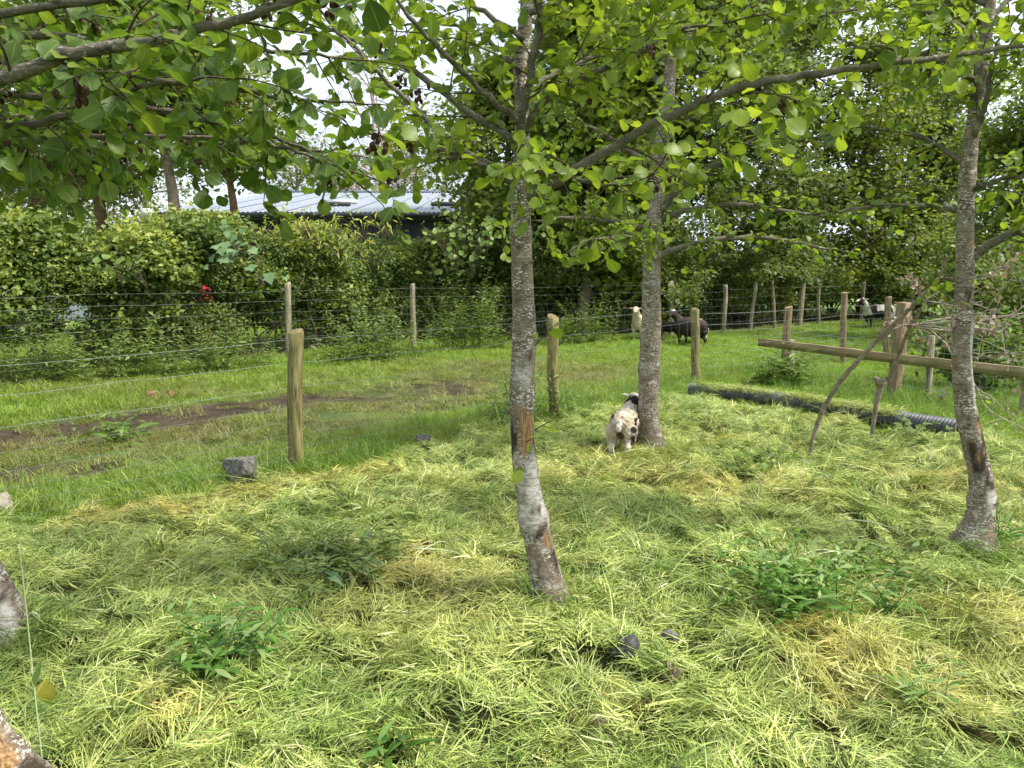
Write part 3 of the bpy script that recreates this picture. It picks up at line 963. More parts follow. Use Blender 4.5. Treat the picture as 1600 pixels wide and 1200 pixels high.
# ---- main alder in the middle
b = gnd(862, 948)
Ym = b[1]
rows = [(862, 948, Ym, 60), (850, 885, Ym, 48), (836, 820, Ym, 45), (823, 745, Ym, 40), (816, 680, Ym, 38), (816, 600, Ym, 39), (819, 520, Ym, 37), (816, 430, Ym, 33),
        (814, 350, Ym, 31), (814, 285, Ym, 30), (817, 200, Ym + .03, 22), (814, 100, Ym + .05, 21), (824, 0, Ym + .05, 19), (832, -150, Ym + .05, 17), (835, -500, Ym, 13), (825, -900, Ym, 6)]
trunk = T_(rows, Ym)
def LB(rows):
    return T_(rows, None)
limbs = [
    (LB([(820, 312, Ym, 18), (860, 290, Ym - .05, 16), (940, 240, Ym - .12, 14), (1050, 180, Ym - .2, 13), (1150, 140, Ym - .25, 12), (1280, 115, Ym - .3, 11), (1420, 95, Ym - .32, 9), (1600, 74, Ym - .3, 6), (1700, 66, Ym - .3, 3)]), 1.7, .8),
    LB([(818, 205, Ym, 13), (850, 160, Ym - .08, 11), (920, 118, Ym - .12, 10), (1000, 82, Ym - .15, 8), (1080, 40, Ym - .2, 5)]),
    LB([(808, 240, Ym - .04, 14), (822, 150, Ym - .12, 12), (840, 50, Ym - .15, 12), (850, -30, Ym - .2, 10), (900, -200, Ym - .2, 6)]),
    (LB([(808, 290, Ym, 11), (740, 250, Ym - .15, 9), (670, 190, Ym - .25, 8), (600, 120, Ym - .3, 7), (530, 50, Ym - .3, 5), (470, -20, Ym - .3, 3)]), 2.0, 0.8),
    (LB([(810, 225, Ym, 12), (700, 150, Ym + .25, 10), (600, 85, Ym + .5, 8), (500, 40, Ym + .6, 5)]), 2.0, 0.8),
    (LB([(810, 190, Ym, 10), (700, 90, Ym - .1, 8), (630, 15, Ym - .2, 6), (590, -40, Ym - .2, 4)]), 1.9, 0.8),
    (LB([(808, 275, Ym, 9), (740, 245, Ym + .2, 8), (660, 228, Ym + .4, 6), (570, 208, Ym + .5, 4)]), 2.0, 0.7),
    LB([(822, 270, Ym, 8), (880, 275, Ym - .35, 6), (960, 290, Ym - .6, 5), (1040, 280, Ym - .75, 3)]),
    LB([(820, 140, Ym, 9), (900, 100, Ym + .3, 7), (1020, 60, Ym + .6, 5), (1150, 30, Ym + .8, 3)]),
    (LB([(818, 60, Ym, 9), (740, 10, Ym + .1, 7), (640, -60, Ym + .2, 5)]), 1.8, 0.8),
    (LB([(812, 110, Ym, 8), (760, 60, Ym + .3, 6), (690, 35, Ym + .6, 5), (620, 40, Ym + .8, 3)]), 1.4, .8),
    LB([(826, 20, Ym, 9), (950, -20, Ym - .1, 8), (1100, -40, Ym - .2, 6), (1250, -30, Ym - .3, 4)]),
    (LB([(826, -60, Ym, 9), (1000, -120, Ym - .2, 8), (1250, -150, Ym - .4, 5)]), 2.2, 1),
    (LB([(830, -200, Ym, 9), (700, -280, Ym - .2, 7), (500, -300, Ym - .4, 4)]), 2.5, 1),
    (LB([(833, -350, Ym, 8), (950, -480, Ym + .4, 6), (1100, -560, Ym + .7, 4)]), 2.5, 1),
]
zt = lambda py: at(815, py, Ym)[2]
FRONT = -math.pi / 2
peel = [(zt(702), zt(640), FRONT + .35, .75, 'wood'), (zt(712), zt(655), FRONT - 1.0, .5, 'dark'), (zt(800), zt(785), FRONT + .5, .5, 'dark'), (zt(835), zt(812), FRONT + .4, .6, 'dark'),
        (zt(850), zt(828), FRONT + .8, .25, 'wood'), (zt(890), zt(850), FRONT + .95, .35, 'dark'), (zt(820), zt(715), FRONT + .2, 1.3, 'pale'), (zt(600), zt(570), FRONT + .1, .9, 'pale'), (zt(560), zt(545), FRONT + .6, .25, 'dark')]
ext = [(at(836, 540, Ym - .03), (.5, -.3, .9), .12), (at(822, 690, Ym - .06), (.3, -1, .3), .10), (at(835, 672, Ym - .05), (.8, -.4, .5), .12), (at(818, 725, Ym - .06), (.1, -1, -.2), .07)]
build_alder('alder_tree', 'slender alder with an orange stripped wound halfway up and one long arching limb', trunk, limbs, M['alder_leaf'], .062, .60, 11, .085, .46, peel, 300, ext, 22)
# ---- second alder beside the lamb
b2 = gnd(1017, 702)
Y2 = b2[1]
rows = [(1017, 702, Y2, 40), (1013, 650, Y2, 32), (1014, 580, Y2, 33), (1018, 500, Y2, 30), (1018, 430, Y2, 27), (1022, 350, Y2, 25), (1030, 250, Y2, 22), (1042, 180, Y2, 19), (1048, 100, Y2, 16), (1056, 0, Y2, 14), (1060, -200, Y2, 11), (1060, -420, Y2, 5)]
limbs2 = [
    LB([(1026, 340, Y2, 12), (1060, 295, Y2 - .1, 11), (1120, 258, Y2 - .2, 9), (1165, 225, Y2 - .3, 7), (1230, 190, Y2 - .4, 4)]),
    (LB([(1024, 345, Y2, 10), (1090, 325, Y2 - .2, 8), (1170, 320, Y2 - .3, 7), (1260, 335, Y2 - .3, 5), (1340, 340, Y2 - .3, 3)]), 1.2, 0.6),
    (LB([(1022, 400, Y2, 9), (1110, 375, Y2 + .2, 8), (1200, 372, Y2 + .3, 7), (1290, 388, Y2 + .3, 4)]), 1.3, 0.45),
    LB([(1022, 360, Y2, 9), (950, 345, Y2 - .2, 7), (880, 340, Y2 - .4, 5), (840, 345, Y2 - .5, 3)]),
    (LB([(1020, 385, Y2, 8), (980, 370, Y2 - .5, 6), (930, 375, Y2 - .9, 4)]), 1.3, 0.7),
    LB([(1030, 270, Y2, 10), (960, 220, Y2 + .3, 8), (880, 180, Y2 + .5, 5)]),
    LB([(1038, 200, Y2, 9), (1110, 150, Y2 - .3, 8), (1200, 120, Y2 - .5, 5)]),
    LB([(1044, 140, Y2, 9), (980, 80, Y2 + .2, 7), (900, 30, Y2 + .4, 4)]),
    LB([(1050, 80, Y2, 9), (1130, 30, Y2, 7), (1250, -20, Y2, 4)]),
    LB([(1050, 50, Y2, 9), (960, -40, Y2 - .5, 7), (860, -80, Y2 - .8, 4)]),
    (LB([(1058, -80, Y2, 8), (1150, -160, Y2 - .3, 6), (1260, -200, Y2 - .5, 4)]), 2.5, 1),
]
build_alder('alder_tree', 'alder standing right beside the patched lamb', T_(rows, Y2), limbs2, M['alder_leaf'], .066, .50, 12, .075, .55, [(0, .35, FRONT, 2.2, 'soft')], 300, (), 14)
# ---- right alder
b3 = gnd(1524, 852)
Y3 = b3[1]
rows = [(1522, 856, Y3, 52), (1532, 800, Y3, 38), (1533, 755, Y3, 35), (1522, 700, Y3, 33), (1509, 640, Y3, 31), (1503, 560, Y3, 29), (1505, 480, Y3, 27), (1508, 400, Y3, 25), (1510, 300, Y3, 23), (1520, 200, Y3, 20), (1536, 90, Y3, 18), (1547, 0, Y3, 16), (1560, -200, Y3, 13), (1565, -560, Y3, 5)]
limbs3 = [
    LB([(1514, 405, Y3, 17), (1550, 380, Y3 - .05, 14), (1600, 358, Y3 - .1, 12), (1680, 330, Y3 - .1, 8), (1780, 300, Y3 - .1, 4)]),
    (LB([(1506, 330, Y3, 9), (1440, 322, Y3 + .2, 8), (1350, 325, Y3 + .3, 6), (1270, 335, Y3 + .3, 3)]), 1.3, 0.45),
    LB([(1512, 300, Y3, 9), (1550, 285, Y3 - .1, 7), (1620, 270, Y3 - .2, 4)]),
    LB([(1516, 220, Y3, 11), (1535, 180, Y3 - .1, 9), (1545, 130, Y3 - .15, 7), (1560, 60, Y3 - .2, 4)]),
    (LB([(1510, 260, Y3, 9), (1440, 215, Y3 + .1, 7), (1350, 200, Y3 + .2, 5), (1270, 215, Y3 + .3, 3)]), 1.2, 0.7),
    LB([(1545, 30, Y3, 9), (1590, -10, Y3 + .1, 7), (1680, -60, Y3 + .2, 4)]),
    LB([(1530, 130, Y3, 9), (1460, 90, Y3 - .2, 7), (1370, 70, Y3 - .3, 4)]),
    LB([(1545, 10, Y3, 8), (1450, -40, Y3, 6), (1350, -60, Y3, 4)]),
    LB([(1538, 80, Y3, 8), (1480, 30, Y3 + .3, 7), (1390, 10, Y3 + .5, 5), (1310, 20, Y3 + .6, 3)]),
    (LB([(1506, 440, Y3, 6), (1480, 436, Y3 + .1, 5), (1462, 442, Y3 + .2, 3)]), 1.5, 0.4),
    (LB([(1555, -150, Y3, 9), (1660, -250, Y3 - .3, 7), (1760, -300, Y3 - .4, 4)]), 2.5, 1),
    (LB([(1558, -250, Y3, 8), (1450, -330, Y3 + .3, 6), (1330, -370, Y3 + .5, 4)]), 2.5, 1),
]
z3 = lambda py: at(1515, py, Y3)[2]
peel3 = [(z3(722), z3(700), FRONT - .1, .35, 'wood'), (z3(740), z3(690), FRONT - .3, .9, 'dark'), (z3(672), z3(655), FRONT + .5, .35, 'wood'), (z3(700), z3(640), FRONT + .9, .6, 'dark'),
         (z3(760), z3(742), FRONT + .5, .7, 'dark'), (z3(790), z3(770), FRONT + .9, .4, 'dark'), (z3(700), z3(500), FRONT + 1.1, .8, 'pale'), (z3(800), z3(740), FRONT + .6, 1.0, 'pale'), (z3(470), z3(455), FRONT, .4, 'dark'), (z3(860), z3(820), FRONT, 2.5, 'soft')]
ext3 = [(at(1522, 622, Y3 - .04), (1, -.3, -.1), .10), (at(1500, 470, Y3 - .05), (-.6, -.6, .2), .1)]
build_alder('alder_tree', 'crooked alder with brown bark wounds low down, standing in front of the timber rail', T_(rows, Y3), limbs3, M['alder_leaf'], .058, .50, 13, .065, .46, peel3, 300, ext3, 12, flare=.75)
# ---- left alder, mostly outside the frame
b4 = gnd(8, 1005)
Y4 = b4[1]
trunk4 = [(b4[0], b4[1], b4[2] - .02, .115), (b4[0] - .03, b4[1], .15, .10), (b4[0] - .10, b4[1], .34, .092), (b4[0] - .22, b4[1] - .02, .7, .085), (b4[0] - .34, b4[1] - .1, 1.3, .08), (b4[0] - .40, b4[1] - .2, 2.1, .07), (b4[0] - .35, b4[1] - .3, 3.2, .055), (b4[0] - .3, b4[1] - .3, 4.6, .03)]
def on(tr, z):
    a = np.array(tr)
    return np.array([np.interp(z, a[:, 2], a[:, k]) for k in range(4)])
def L4(z, rows, r0):
    p = on(trunk4, z)
    return [(p[0], p[1], p[2], r0)] + LB(rows)
limbs4 = [
    L4(1.95, [(-120, 160, 2.25, 24), (0, 128, 2.15, 22), (100, 85, 2.1, 20), (250, 62, 2.05, 17), (350, 36, 2.0, 14), (480, -5, 1.95, 10), (600, -50, 1.9, 6)], .026),
    L4(1.85, [(-100, 230, 2.5, 16), (0, 205, 2.4, 14), (90, 185, 2.35, 12), (150, 152, 2.3, 10), (240, 134, 2.25, 7), (330, 120, 2.2, 4)], .018),
    L4(2.1, [(-50, 110, 2.6, 14), (120, 110, 2.55, 12), (280, 130, 2.5, 10), (420, 150, 2.4, 7), (520, 160, 2.35, 4)], .016),
    L4(2.0, [(-60, 210, 2.8, 12), (120, 215, 2.75, 10), (300, 215, 2.7, 8), (420, 225, 2.6, 6), (500, 250, 2.55, 4)], .014),
    L4(2.3, [(-40, 30, 2.6, 14), (150, 0, 2.5, 11), (350, -30, 2.4, 8), (520, -20, 2.4, 5)], .017),
    L4(2.2, [(0, 60, 2.9, 12), (200, 70, 2.9, 10), (400, 80, 2.9, 7), (530, 90, 2.9, 4)], .014),
    L4(2.0, [(-80, 150, 3.0, 12), (150, 160, 3.0, 10), (340, 190, 3.0, 8), (470, 230, 2.9, 5), (540, 270, 2.9, 3)], .014),
    L4(2.0, [(-60, 180, 3.2, 12), (150, 200, 3.2, 10), (350, 215, 3.1, 7), (500, 238, 3.0, 4)], .014),
    L4(2.7, [(0, -150, 2.6, 16), (250, -200, 2.4, 12), (500, -220, 2.2, 8)], .02),
    L4(3.1, [(100, -350, 2.8, 14), (400, -420, 2.8, 9)], .018),
]
limbs4[-1] = (limbs4[-1], 2.5, 1); limbs4[-2] = (limbs4[-2], 2.5, 1)
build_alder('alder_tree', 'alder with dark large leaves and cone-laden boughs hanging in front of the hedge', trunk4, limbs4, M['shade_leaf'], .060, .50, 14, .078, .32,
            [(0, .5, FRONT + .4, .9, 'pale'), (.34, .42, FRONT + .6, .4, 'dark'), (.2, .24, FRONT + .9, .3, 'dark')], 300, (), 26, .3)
# ---- leaning stem at the very corner with its bark stripped
b5 = gnd(25, 1235)
trunk5 = [(b5[0] + .02, b5[1], -.03, .085), (b5[0] - .06, b5[1] + .01, .10, .075), (b5[0] - .13, b5[1] + .03, .22, .070), (b5[0] - .25, b5[1] + .05, .42, .066), (b5[0] - .6, b5[1] - .1, 1.1, .06), (b5[0] - .9, b5[1] - .3, 2.1, .05), (b5[0] - 1.0, b5[1] - .4, 3.4, .03)]
p5 = on(trunk5, 2.4)
limbs5 = [[(*p5[:3], .02), (p5[0] - .3, p5[1] + .3, 2.8, .014), (p5[0] - .4, p5[1] + .7, 3.1, .006)],
          [(*on(trunk5, 2.9)[:3], .018), (p5[0] + .4, p5[1] - .3, 3.3, .012), (p5[0] + .9, p5[1] - .5, 3.5, .005)]]
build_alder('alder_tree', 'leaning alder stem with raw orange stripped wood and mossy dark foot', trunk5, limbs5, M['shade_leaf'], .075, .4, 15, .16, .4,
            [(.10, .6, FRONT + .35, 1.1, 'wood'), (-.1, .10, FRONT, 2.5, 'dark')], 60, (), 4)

# ------------------------------------------------------------------ background trees
def bg_tree(name, label, x, y, h, cr, tr, leafmat, barkmat, lsize, nleaf, seed, cbase=.3, lean=(0, 0), kind='kite', group=None, bare=False, lvb=.45, clump=.34):
    r = np.random.default_rng(seed)
    z0 = float(H(x, y))
    root = empty(name, (x, y, z0))
    tag(root, label, 'tree', group)
    n = 14
    t = np.linspace(0, 1, n)
    wx, wy = np.cumsum(r.normal(0, .05, n)) * h / 10, np.cumsum(r.normal(0, .05, n)) * h / 10
    wx -= wx[0]; wy -= wy[0]
    tp = np.c_[lean[0] * t * h + wx, lean[1] * t * h + wy, t * h * .93]
    tp[0, 2] = -.2
    trr = tr * (1 - .85 * t) * (1 + .4 * np.exp(-t * h / .4))
    V, F = tube(tp, trr, 12, .07, seed)
    link('trunk', np_mesh('trunk', V, F, {'lv': np.zeros(len(V))}, True), barkmat, root)
    g = Geo()
    tips = []
    nl = 26 if not bare else 22
    for i in range(nl):
        f = cbase + (1 - cbase) * (i + r.random()) / nl * .97
        p = np.array([np.interp(f, t, tp[:, k]) for k in range(3)])
        q = (f - cbase) / (1 - cbase)
        reach = cr * (max(.12, math.sin(math.pi * (.18 + .78 * q)) ** .8)) * r.uniform(.7, 1.15)
        a = i * 2.4 + r.normal(0, .4)
        el = r.uniform(.1, .6) + .5 * q
        d = np.array((math.cos(a) * math.cos(el), math.sin(a) * math.cos(el), math.sin(el)))
        m = 8
        P = [p]
        for k in range(m):
            d = unit(d + r.normal(0, .13, 3) + np.array((0, 0, .03 if bare else -.05)))
            P.append(P[-1] + d * reach / m)
        P = np.array(P)
        r0 = max(.018, tr * .42 * (1 - .6 * q))
        g.add(*tube(P, np.linspace(r0, r0 * .25, m + 1), 6, cap=False))
        tips.append(P[3:])
        for k in range(2, m + 1):
            for _ in range(2 if not bare else 3):
                dd = unit(d * .4 + r.normal(0, 1, 3) * np.array((1, 1, .6)) + np.array((0, 0, .25)))
                L = reach * r.uniform(.2, .42)
                Q = [P[k]]
                for j in range(4):
                    dd = unit(dd + r.normal(0, .2, 3))
                    Q.append(Q[-1] + dd * L / 4)
                Q = np.array(Q)
                g.add(*tube(Q, np.linspace(r0 * .3, r0 * .08 + .003, 5), 4, cap=False))
                tips.append(Q[1:])
    link('branches', g.mesh('branches'), barkmat, root)['kind'] = 'stuff'
    if bare and nleaf == 0:
        return root
    C = np.concatenate(tips)
    cl = np.clip(r.normal(lvb, .16, len(C)), 0, 1)
    w = r.gamma(1.3, 1, len(C))
    idx = r.choice(len(C), nleaf, p=w / w.sum())
    B = C[idx] + r.normal(0, 1, (nleaf, 3)) * np.array((clump, clump, clump * .62))
    B[:, 2] = np.maximum(B[:, 2], .4)
    D = unit(r.normal(0, 1, (nleaf, 3)) * np.array((1, 1, .5)) + np.array((0, 0, -.25)))
    Nn = unit(r.normal(0, .55, (nleaf, 3)) + np.array((0, -.15, 1)))
    lv = np.clip(cl[idx] + r.normal(0, .16, nleaf), 0, 1)
    link('crown', leaves_mesh('crown', B, D, Nn, lsize * r.uniform(.6, 1.25, nleaf), lv, kind), leafmat, root)
    return root
def X(px, Y):
    return (px - CX) / FPX * Y * 1.0
far_label = 'far pale tree in the row showing over the barn roof'
TREES = [
    # name, label, px, Y, h, cr, tr, leaf, bark, lsize, nleaf, kw
    ('leaning_tree', 'tree with a smooth leaning grey-brown trunk rising from the hedge before the barn end', 306, 17, 9, 2.7, .17, 'tree_leaf_mid', 'far_bark', .15, 11000, dict(cbase=.5, lean=(-.10, 0))),
    ('brown_trunk_tree', 'thin-crowned tree with a reddish brown trunk behind the bramble hedge', 183, 19, 8.5, 2.3, .20, 'tree_leaf_pale', 'brown_bark', .13, 9000, dict(cbase=.40, lean=(-.03, 0))),
    ('hedge_tree', 'airy tree standing behind the hedge, next to the reddish brown trunk', 70, 20, 8, 2.4, .12, 'tree_leaf_pale', 'far_bark', .13, 9000, dict(cbase=.33)),
    ('stubby_tree', 'short brown-stemmed tree at the end wall of the barn', 362, 18, 6.2, 1.7, .16, 'tree_leaf_mid', 'brown_bark', .13, 3500, dict(cbase=.62)),
    ('round_tree', 'bushy mid green tree covering the right end of the barn roof', 795, 19, 6.6, 2.0, .14, 'tree_leaf_mid', 'far_bark', .14, 15000, dict(cbase=.18, lvb=.5)),
    ('sycamore_tree', 'low sycamore with broad lobed leaves hanging over the cream lamb', 905, 18.6, 8.5, 2.5, .16, 'tree_leaf_mid', 'far_bark', .19, 11000, dict(cbase=.20, kind='lobed', lvb=.5)),
    ('dark_tree', 'tall dark-leaved tree behind the low sycamore', 985, 24, 13.5, 3.6, .28, 'tree_leaf_dark', 'far_bark', .17, 20000, dict(cbase=.10)),
    ('ivy_tree', 'tall dark-leaved tree behind the black ewe, beside the broad mid green tree', 1135, 23, 13, 3.4, .26, 'tree_leaf_dark', 'far_bark', .16, 19000, dict(cbase=.12)),
    ('broad_tree', 'broad mid green tree behind the low bright far hedge', 1245, 26, 12.5, 3.3, .24, 'tree_leaf_mid', 'far_bark', .16, 17000, dict(cbase=.14)),
    ('thin_tree', 'thinly leaved tree with sky showing through above the piebald sheep', 1345, 25, 9.2, 2.6, .14, 'tree_leaf_mid', 'far_bark', .15, 7500, dict(cbase=.12)),
    ('tall_thin_tree', 'tall tree closing the sky above the thin-leaved one behind the field', 1425, 29, 13, 3.2, .22, 'tree_leaf_mid', 'far_bark', .17, 11000, dict(cbase=.2)),
    ('thicket_tree', 'dark tree of the thicket behind the piebald sheep', 1440, 27, 7.2, 2.6, .16, 'tree_leaf_dark', 'brown_bark', .15, 12000, dict(cbase=.08)),
    ('side_tree', 'leafy tree rising behind the thick square gatepost', 1620, 17, 5.6, 2.1, .14, 'tree_leaf_mid', 'far_bark', .13, 12000, dict(cbase=.10)),
    ('side_tree', 'spreading tree in the thicket far behind the timber rail', 1740, 21, 6.2, 2.6, .2, 'tree_leaf_dark', 'far_bark', .14, 10000, dict(cbase=.10)),
]
for i, (nm, lb, px, Y, h, cr, tr, lm, bm, ls, nl, kw) in enumerate(TREES):
    bg_tree(nm, lb, X(px, Y), Y, h, cr, tr, M[lm], M[bm], ls * 1.12, int(nl * 1.35), 200 + i, **kw)
bg_tree('bare_tree', 'leafless grey dead tree against the white sky beyond the barn', X(592, 40), 40, 13.5, 4.2, .2, None, M['dead_bark'], .1, 0, 240, cbase=.25, bare=True)
for i, (px, Y, h) in enumerate([(-60, 42, 8.5), (40, 46, 9.5), (130, 44, 8.5), (235, 48, 9.5), (470, 52, 11), (545, 54, 10), (630, 52, 10.5), (700, 55, 11.5)]):
    bg_tree('far_tree', 'hazy pale green tree in the row far beyond the barn and hedge', X(px, Y), Y, h, 3.6, .22, M['tree_leaf_pale'], M['far_bark'], .24, 4200, 260 + i, cbase=.15, group='far trees beyond the barn', clump=.5)  # distance haze put into the colour by the pale leaf material
# a few lower thicket shrubs closing the right side
def shrub(name, label, x, y, h, w, mat, ls, n, seed, kind='kite', group=None, lvb=.45):
    r = np.random.default_rng(seed)
    z0 = float(H(x, y))
    root = empty(name, (x, y, z0))
    tag(root, label, 'shrub', group)
    g, tips = Geo(), []
    for i in range(16):
        a = r.uniform(0, 6.28)
        d = unit(np.array((math.cos(a) * .4, math.sin(a) * .4, 1)))
        P = [np.array((r.normal(0, .12), r.normal(0, .12), -.05))]
        L = h * r.uniform(.65, 1.1)
        for k in range(9):
            d = unit(d + r.normal(0, .14, 3) + np.array((math.cos(a), math.sin(a), -.2)) * .03 * w)
            P.append(P[-1] + d * L / 9)
            if k > 2:
                dd = unit(d + r.normal(0, .9, 3))
                Q = P[-1] + dd * np.linspace(0, 1, 4)[:, None] * h * .2
                g.add(*tube(Q, np.linspace(.008, .003, 4), 4, cap=False))
                tips.append(Q)
        P = np.array(P)
        g.add(*tube(P, np.linspace(.022, .006, len(P)), 5, cap=False))
        tips.append(P[3:])
    link('stems', g.mesh('stems'), M['far_bark'], root)['kind'] = 'stuff'
    C = np.concatenate(tips)
    cl = np.clip(r.normal(lvb, .17, len(C)), 0, 1)
    idx = r.integers(0, len(C), n)
    B = C[idx] + r.normal(0, .15, (n, 3)) * np.array((1, 1, .7))
    B[:, 2] = np.maximum(B[:, 2], .05)
    D = unit(r.normal(0, 1, (n, 3)) * np.array((1, 1, .5)) + np.array((0, 0, -.2)))
    Nn = unit(r.normal(0, .5, (n, 3)) + np.array((0, -.2, 1)))
    link('foliage', leaves_mesh('foliage', B, D, Nn, ls * r.uniform(.6, 1.2, n), np.clip(cl[idx] + r.normal(0, .15, n), 0, 1), kind), mat, root)['kind'] = 'stuff'
    return root
SHRUBS = [('thicket_shrub', 'dense dark shrub at the frame of netting behind the crooked alder', 1640, 12.6, 2.3, 1.0, 'tree_leaf_mid', .10, 7000),
          ('thicket_shrub', 'tall dark shrub behind the timber rail, past the crooked alder', 1790, 11.0, 2.6, 1.0, 'tree_leaf_dark', .10, 7000),
          ('thicket_shrub', 'low leafy shrub close behind the netting below the dead twigs', 1530, 10.2, 1.05, .9, 'weed_leaf', .09, 3000),
          ('thicket_shrub', 'shrub with dark leaves between the thick square post and the far sheep', 1565, 15.5, 2.3, 1.0, 'tree_leaf_dark', .11, 6000),
          ('thicket_shrub', 'broad shrub shading the field corner right of the piebald sheep', 1570, 20, 3.6, 1.2, 'tree_leaf_mid', .12, 8000),
          ('thicket_shrub', 'rounded shrub under the thin tree, behind the piebald sheep', 1350, 27, 3.0, 1.1, 'tree_leaf_mid', .13, 7000),
          ('thicket_shrub', 'dark rounded shrub at the meeting of far hedge and thicket', 1300, 27, 4.2, 1.2, 'tree_leaf_dark', .13, 8000),
          ('thicket_shrub', 'dark low shrub directly behind the low bright hedge, under the broad tree', 1215, 24.5, 2.6, 1.3, 'tree_leaf_dark', .14, 7000),
          ('thicket_shrub', 'dark low shrub filling the hedge line behind the pale far posts', 1160, 22.5, 2.6, 1.3, 'tree_leaf_dark', .14, 7000),
          ('thicket_shrub', 'leafy undergrowth behind the rump of the piebald sheep', 1425, 25.5, 2.6, 1.3, 'tree_leaf_mid', .14, 7000),
          ('thicket_shrub', 'tall dark shrub filling the gap behind the black ewe', 1085, 21, 4.6, 1.2, 'tree_leaf_dark', .13, 9000),
          ('thicket_shrub', 'dark elder-like shrub behind the trunk of the slender alder', 830, 18.8, 3.4, 1.1, 'tree_leaf_dark', .11, 8000)]
for i, (nm, lb, px, Y, h, w, lm, ls, n) in enumerate(SHRUBS):
    shrub(nm, lb, X(px, Y), Y, h, w, M[lm], ls, n, 300 + i)

# ------------------------------------------------------------------ hedges
def hedge(name, label, line, h0, lobes_m, n_cl, per, ls, mat, seed, lvb=.5, holes=(), var=.18, bare=.30, low=.35, shoots=2.5):
    """a row of overlapping bushy lobes; leaves sit in clusters on the lobes"""
    r = np.random.default_rng(seed)
    line = np.asarray(line)
    seg = np.linalg.norm(np.diff(line, axis=0), axis=1)
    cum = np.concatenate(([0], np.cumsum(seg)))
    L = cum[-1]
    base = np.array((line[0][0], line[0][1], 0))
    root = empty(name, tuple(base))
    tag(root, label, 'hedge')
    def along(s):
        x = np.interp(s, cum, line[:, 0]); y = np.interp(s, cum, line[:, 1])
        e = .3
        tx = np.interp(s + e, cum, line[:, 0]) - np.interp(s - e, cum, line[:, 0])
        ty = np.interp(s + e, cum, line[:, 1]) - np.interp(s - e, cum, line[:, 1])
        q = np.hypot(tx, ty) + 1e-9
        return x, y, -ty / q, tx / q
    nL = int(L * lobes_m)
    ls_s = (np.arange(nL) + r.random(nL)) / nL * L
    top = h0 * (1 + var * 2 * (fbm(ls_s * .5, ls_s * 0, seed) - .5) + var * (r.random(nL) - .5))
    R = r.uniform(.30, .62, nL) * (h0 / 2.3) ** .5
    zc = np.where(r.random(nL) < .45, top - R, bare * h0 + (top - R - bare * h0) * r.random(nL))
    oc = r.uniform(.0, .75, nL)
    x, y, nx_, ny_ = along(ls_s)
    LC = np.c_[x + nx_ * oc, y + ny_ * oc, zc]
    l_tone = np.clip(r.normal(lvb - .04, .17, nL), .1, .95)
    l_size = r.uniform(.65, 1.5, nL)
    k = r.choice(nL, n_cl, p=R ** 2 / (R ** 2).sum())
    d = r.normal(0, 1, (n_cl, 3)) + np.array((0, -.25, .35))
    d = unit(d)
    C = LC[k] + d * (R[k] * r.uniform(.55, 1.12, n_cl))[:, None] * np.array((1.25, 1.0, .9))
    keep = C[:, 2] > .12
    keep &= (C[:, 2] > bare * h0) | (r.random(n_cl) < low)
    C, k, d = C[keep], k[keep], d[keep]
    tone = np.clip(l_tone[k] + .17 * d[:, 2] + r.normal(0, .10, len(C)), 0, 1)  # lobe tops lighter: sunlight from above put into the leaf tone
    n = len(C) * per
    idx = np.repeat(np.arange(len(C)), per)
    B = C[idx] + r.normal(0, .075, (n, 3)) * np.array((1, 1, .8))
    # upright new shoots above the top
    ns = int(L * shoots)
    sx, sy, snx, sny = along(r.uniform(0, L, ns))
    so = r.uniform(.1, .7, ns)
    sz = h0 * (1 + var * (r.random(ns) - .6))
    m = 14
    sp = np.stack([sx + snx * so, sy + sny * so, sz], -1)[:, None] + (np.linspace(-.1, 1, m)[None, :, None] * (np.c_[r.normal(0, .12, ns), r.normal(0, .12, ns), r.uniform(.12, .42, ns)])[:, None]) + r.normal(0, .025, (ns, m, 3))
    B = np.concatenate([B, sp.reshape(-1, 3)])
    tn = np.concatenate([tone[idx], np.full(ns * m, min(1, lvb + .3))])
    szl = np.concatenate([l_size[k][idx], np.full(ns * m, 1.0)])
    ok = B[:, 2] > .05
    for hp, hr in holes:
        dd = ray(*hp); dd = dd / np.linalg.norm(dd)
        q = B - np.array((0, 0, CAMZ))
        ok &= np.linalg.norm(q - (q @ dd)[:, None] * dd, axis=1) > hr
    B, tn, szl = B[ok], tn[ok], szl[ok]
    n = len(B)
    D = unit(r.normal(0, 1, (n, 3)) * np.array((1, 1, .7)))
    Nn = unit(r.normal(0, .6, (n, 3)) + np.array((0, -.35, .9)))
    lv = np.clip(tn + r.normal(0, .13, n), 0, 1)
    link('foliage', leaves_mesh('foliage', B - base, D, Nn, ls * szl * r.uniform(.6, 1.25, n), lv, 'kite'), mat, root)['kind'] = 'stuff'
    g = Geo()
    for i in range(int(L / .11)):
        s0 = r.uniform(0, L)
        x, y, nx_, ny_ = along(s0)
        off = r.uniform(-.05, .8)
        P = [np.array((x + nx_ * off, y + ny_ * off, -.05))]
        d = unit(np.array((r.normal(0, .3), r.normal(0, .3), 1)))
        hh = h0 * r.uniform(.4, .95)
        for q in range(8):
            d = unit(d + r.normal(0, .16, 3))
            P.append(P[-1] + d * hh / 8)
        r0 = r.choice((.006, .010, .018, .035), p=(.45, .3, .17, .08))
        g.add(*tube(np.array(P) - base, np.linspace(r0, r0 * .4, 9), 5, cap=False))
    link('stems', g.mesh('stems'), M['far_bark'], root)['kind'] = 'stuff'
    return root
hedge('hawthorn_hedge', 'tall thick hawthorn and bramble hedge in front of the barn', HEDGE[0:6], 2.36, 11, 16500, 16, .074, M['hedge_leaf'], 401, low=.85, bare=.14, holes=[((318, 450), .06), ((316, 438), .04), ((115, 482), .06), ((290, 480), .05), ((545, 440), .05)])
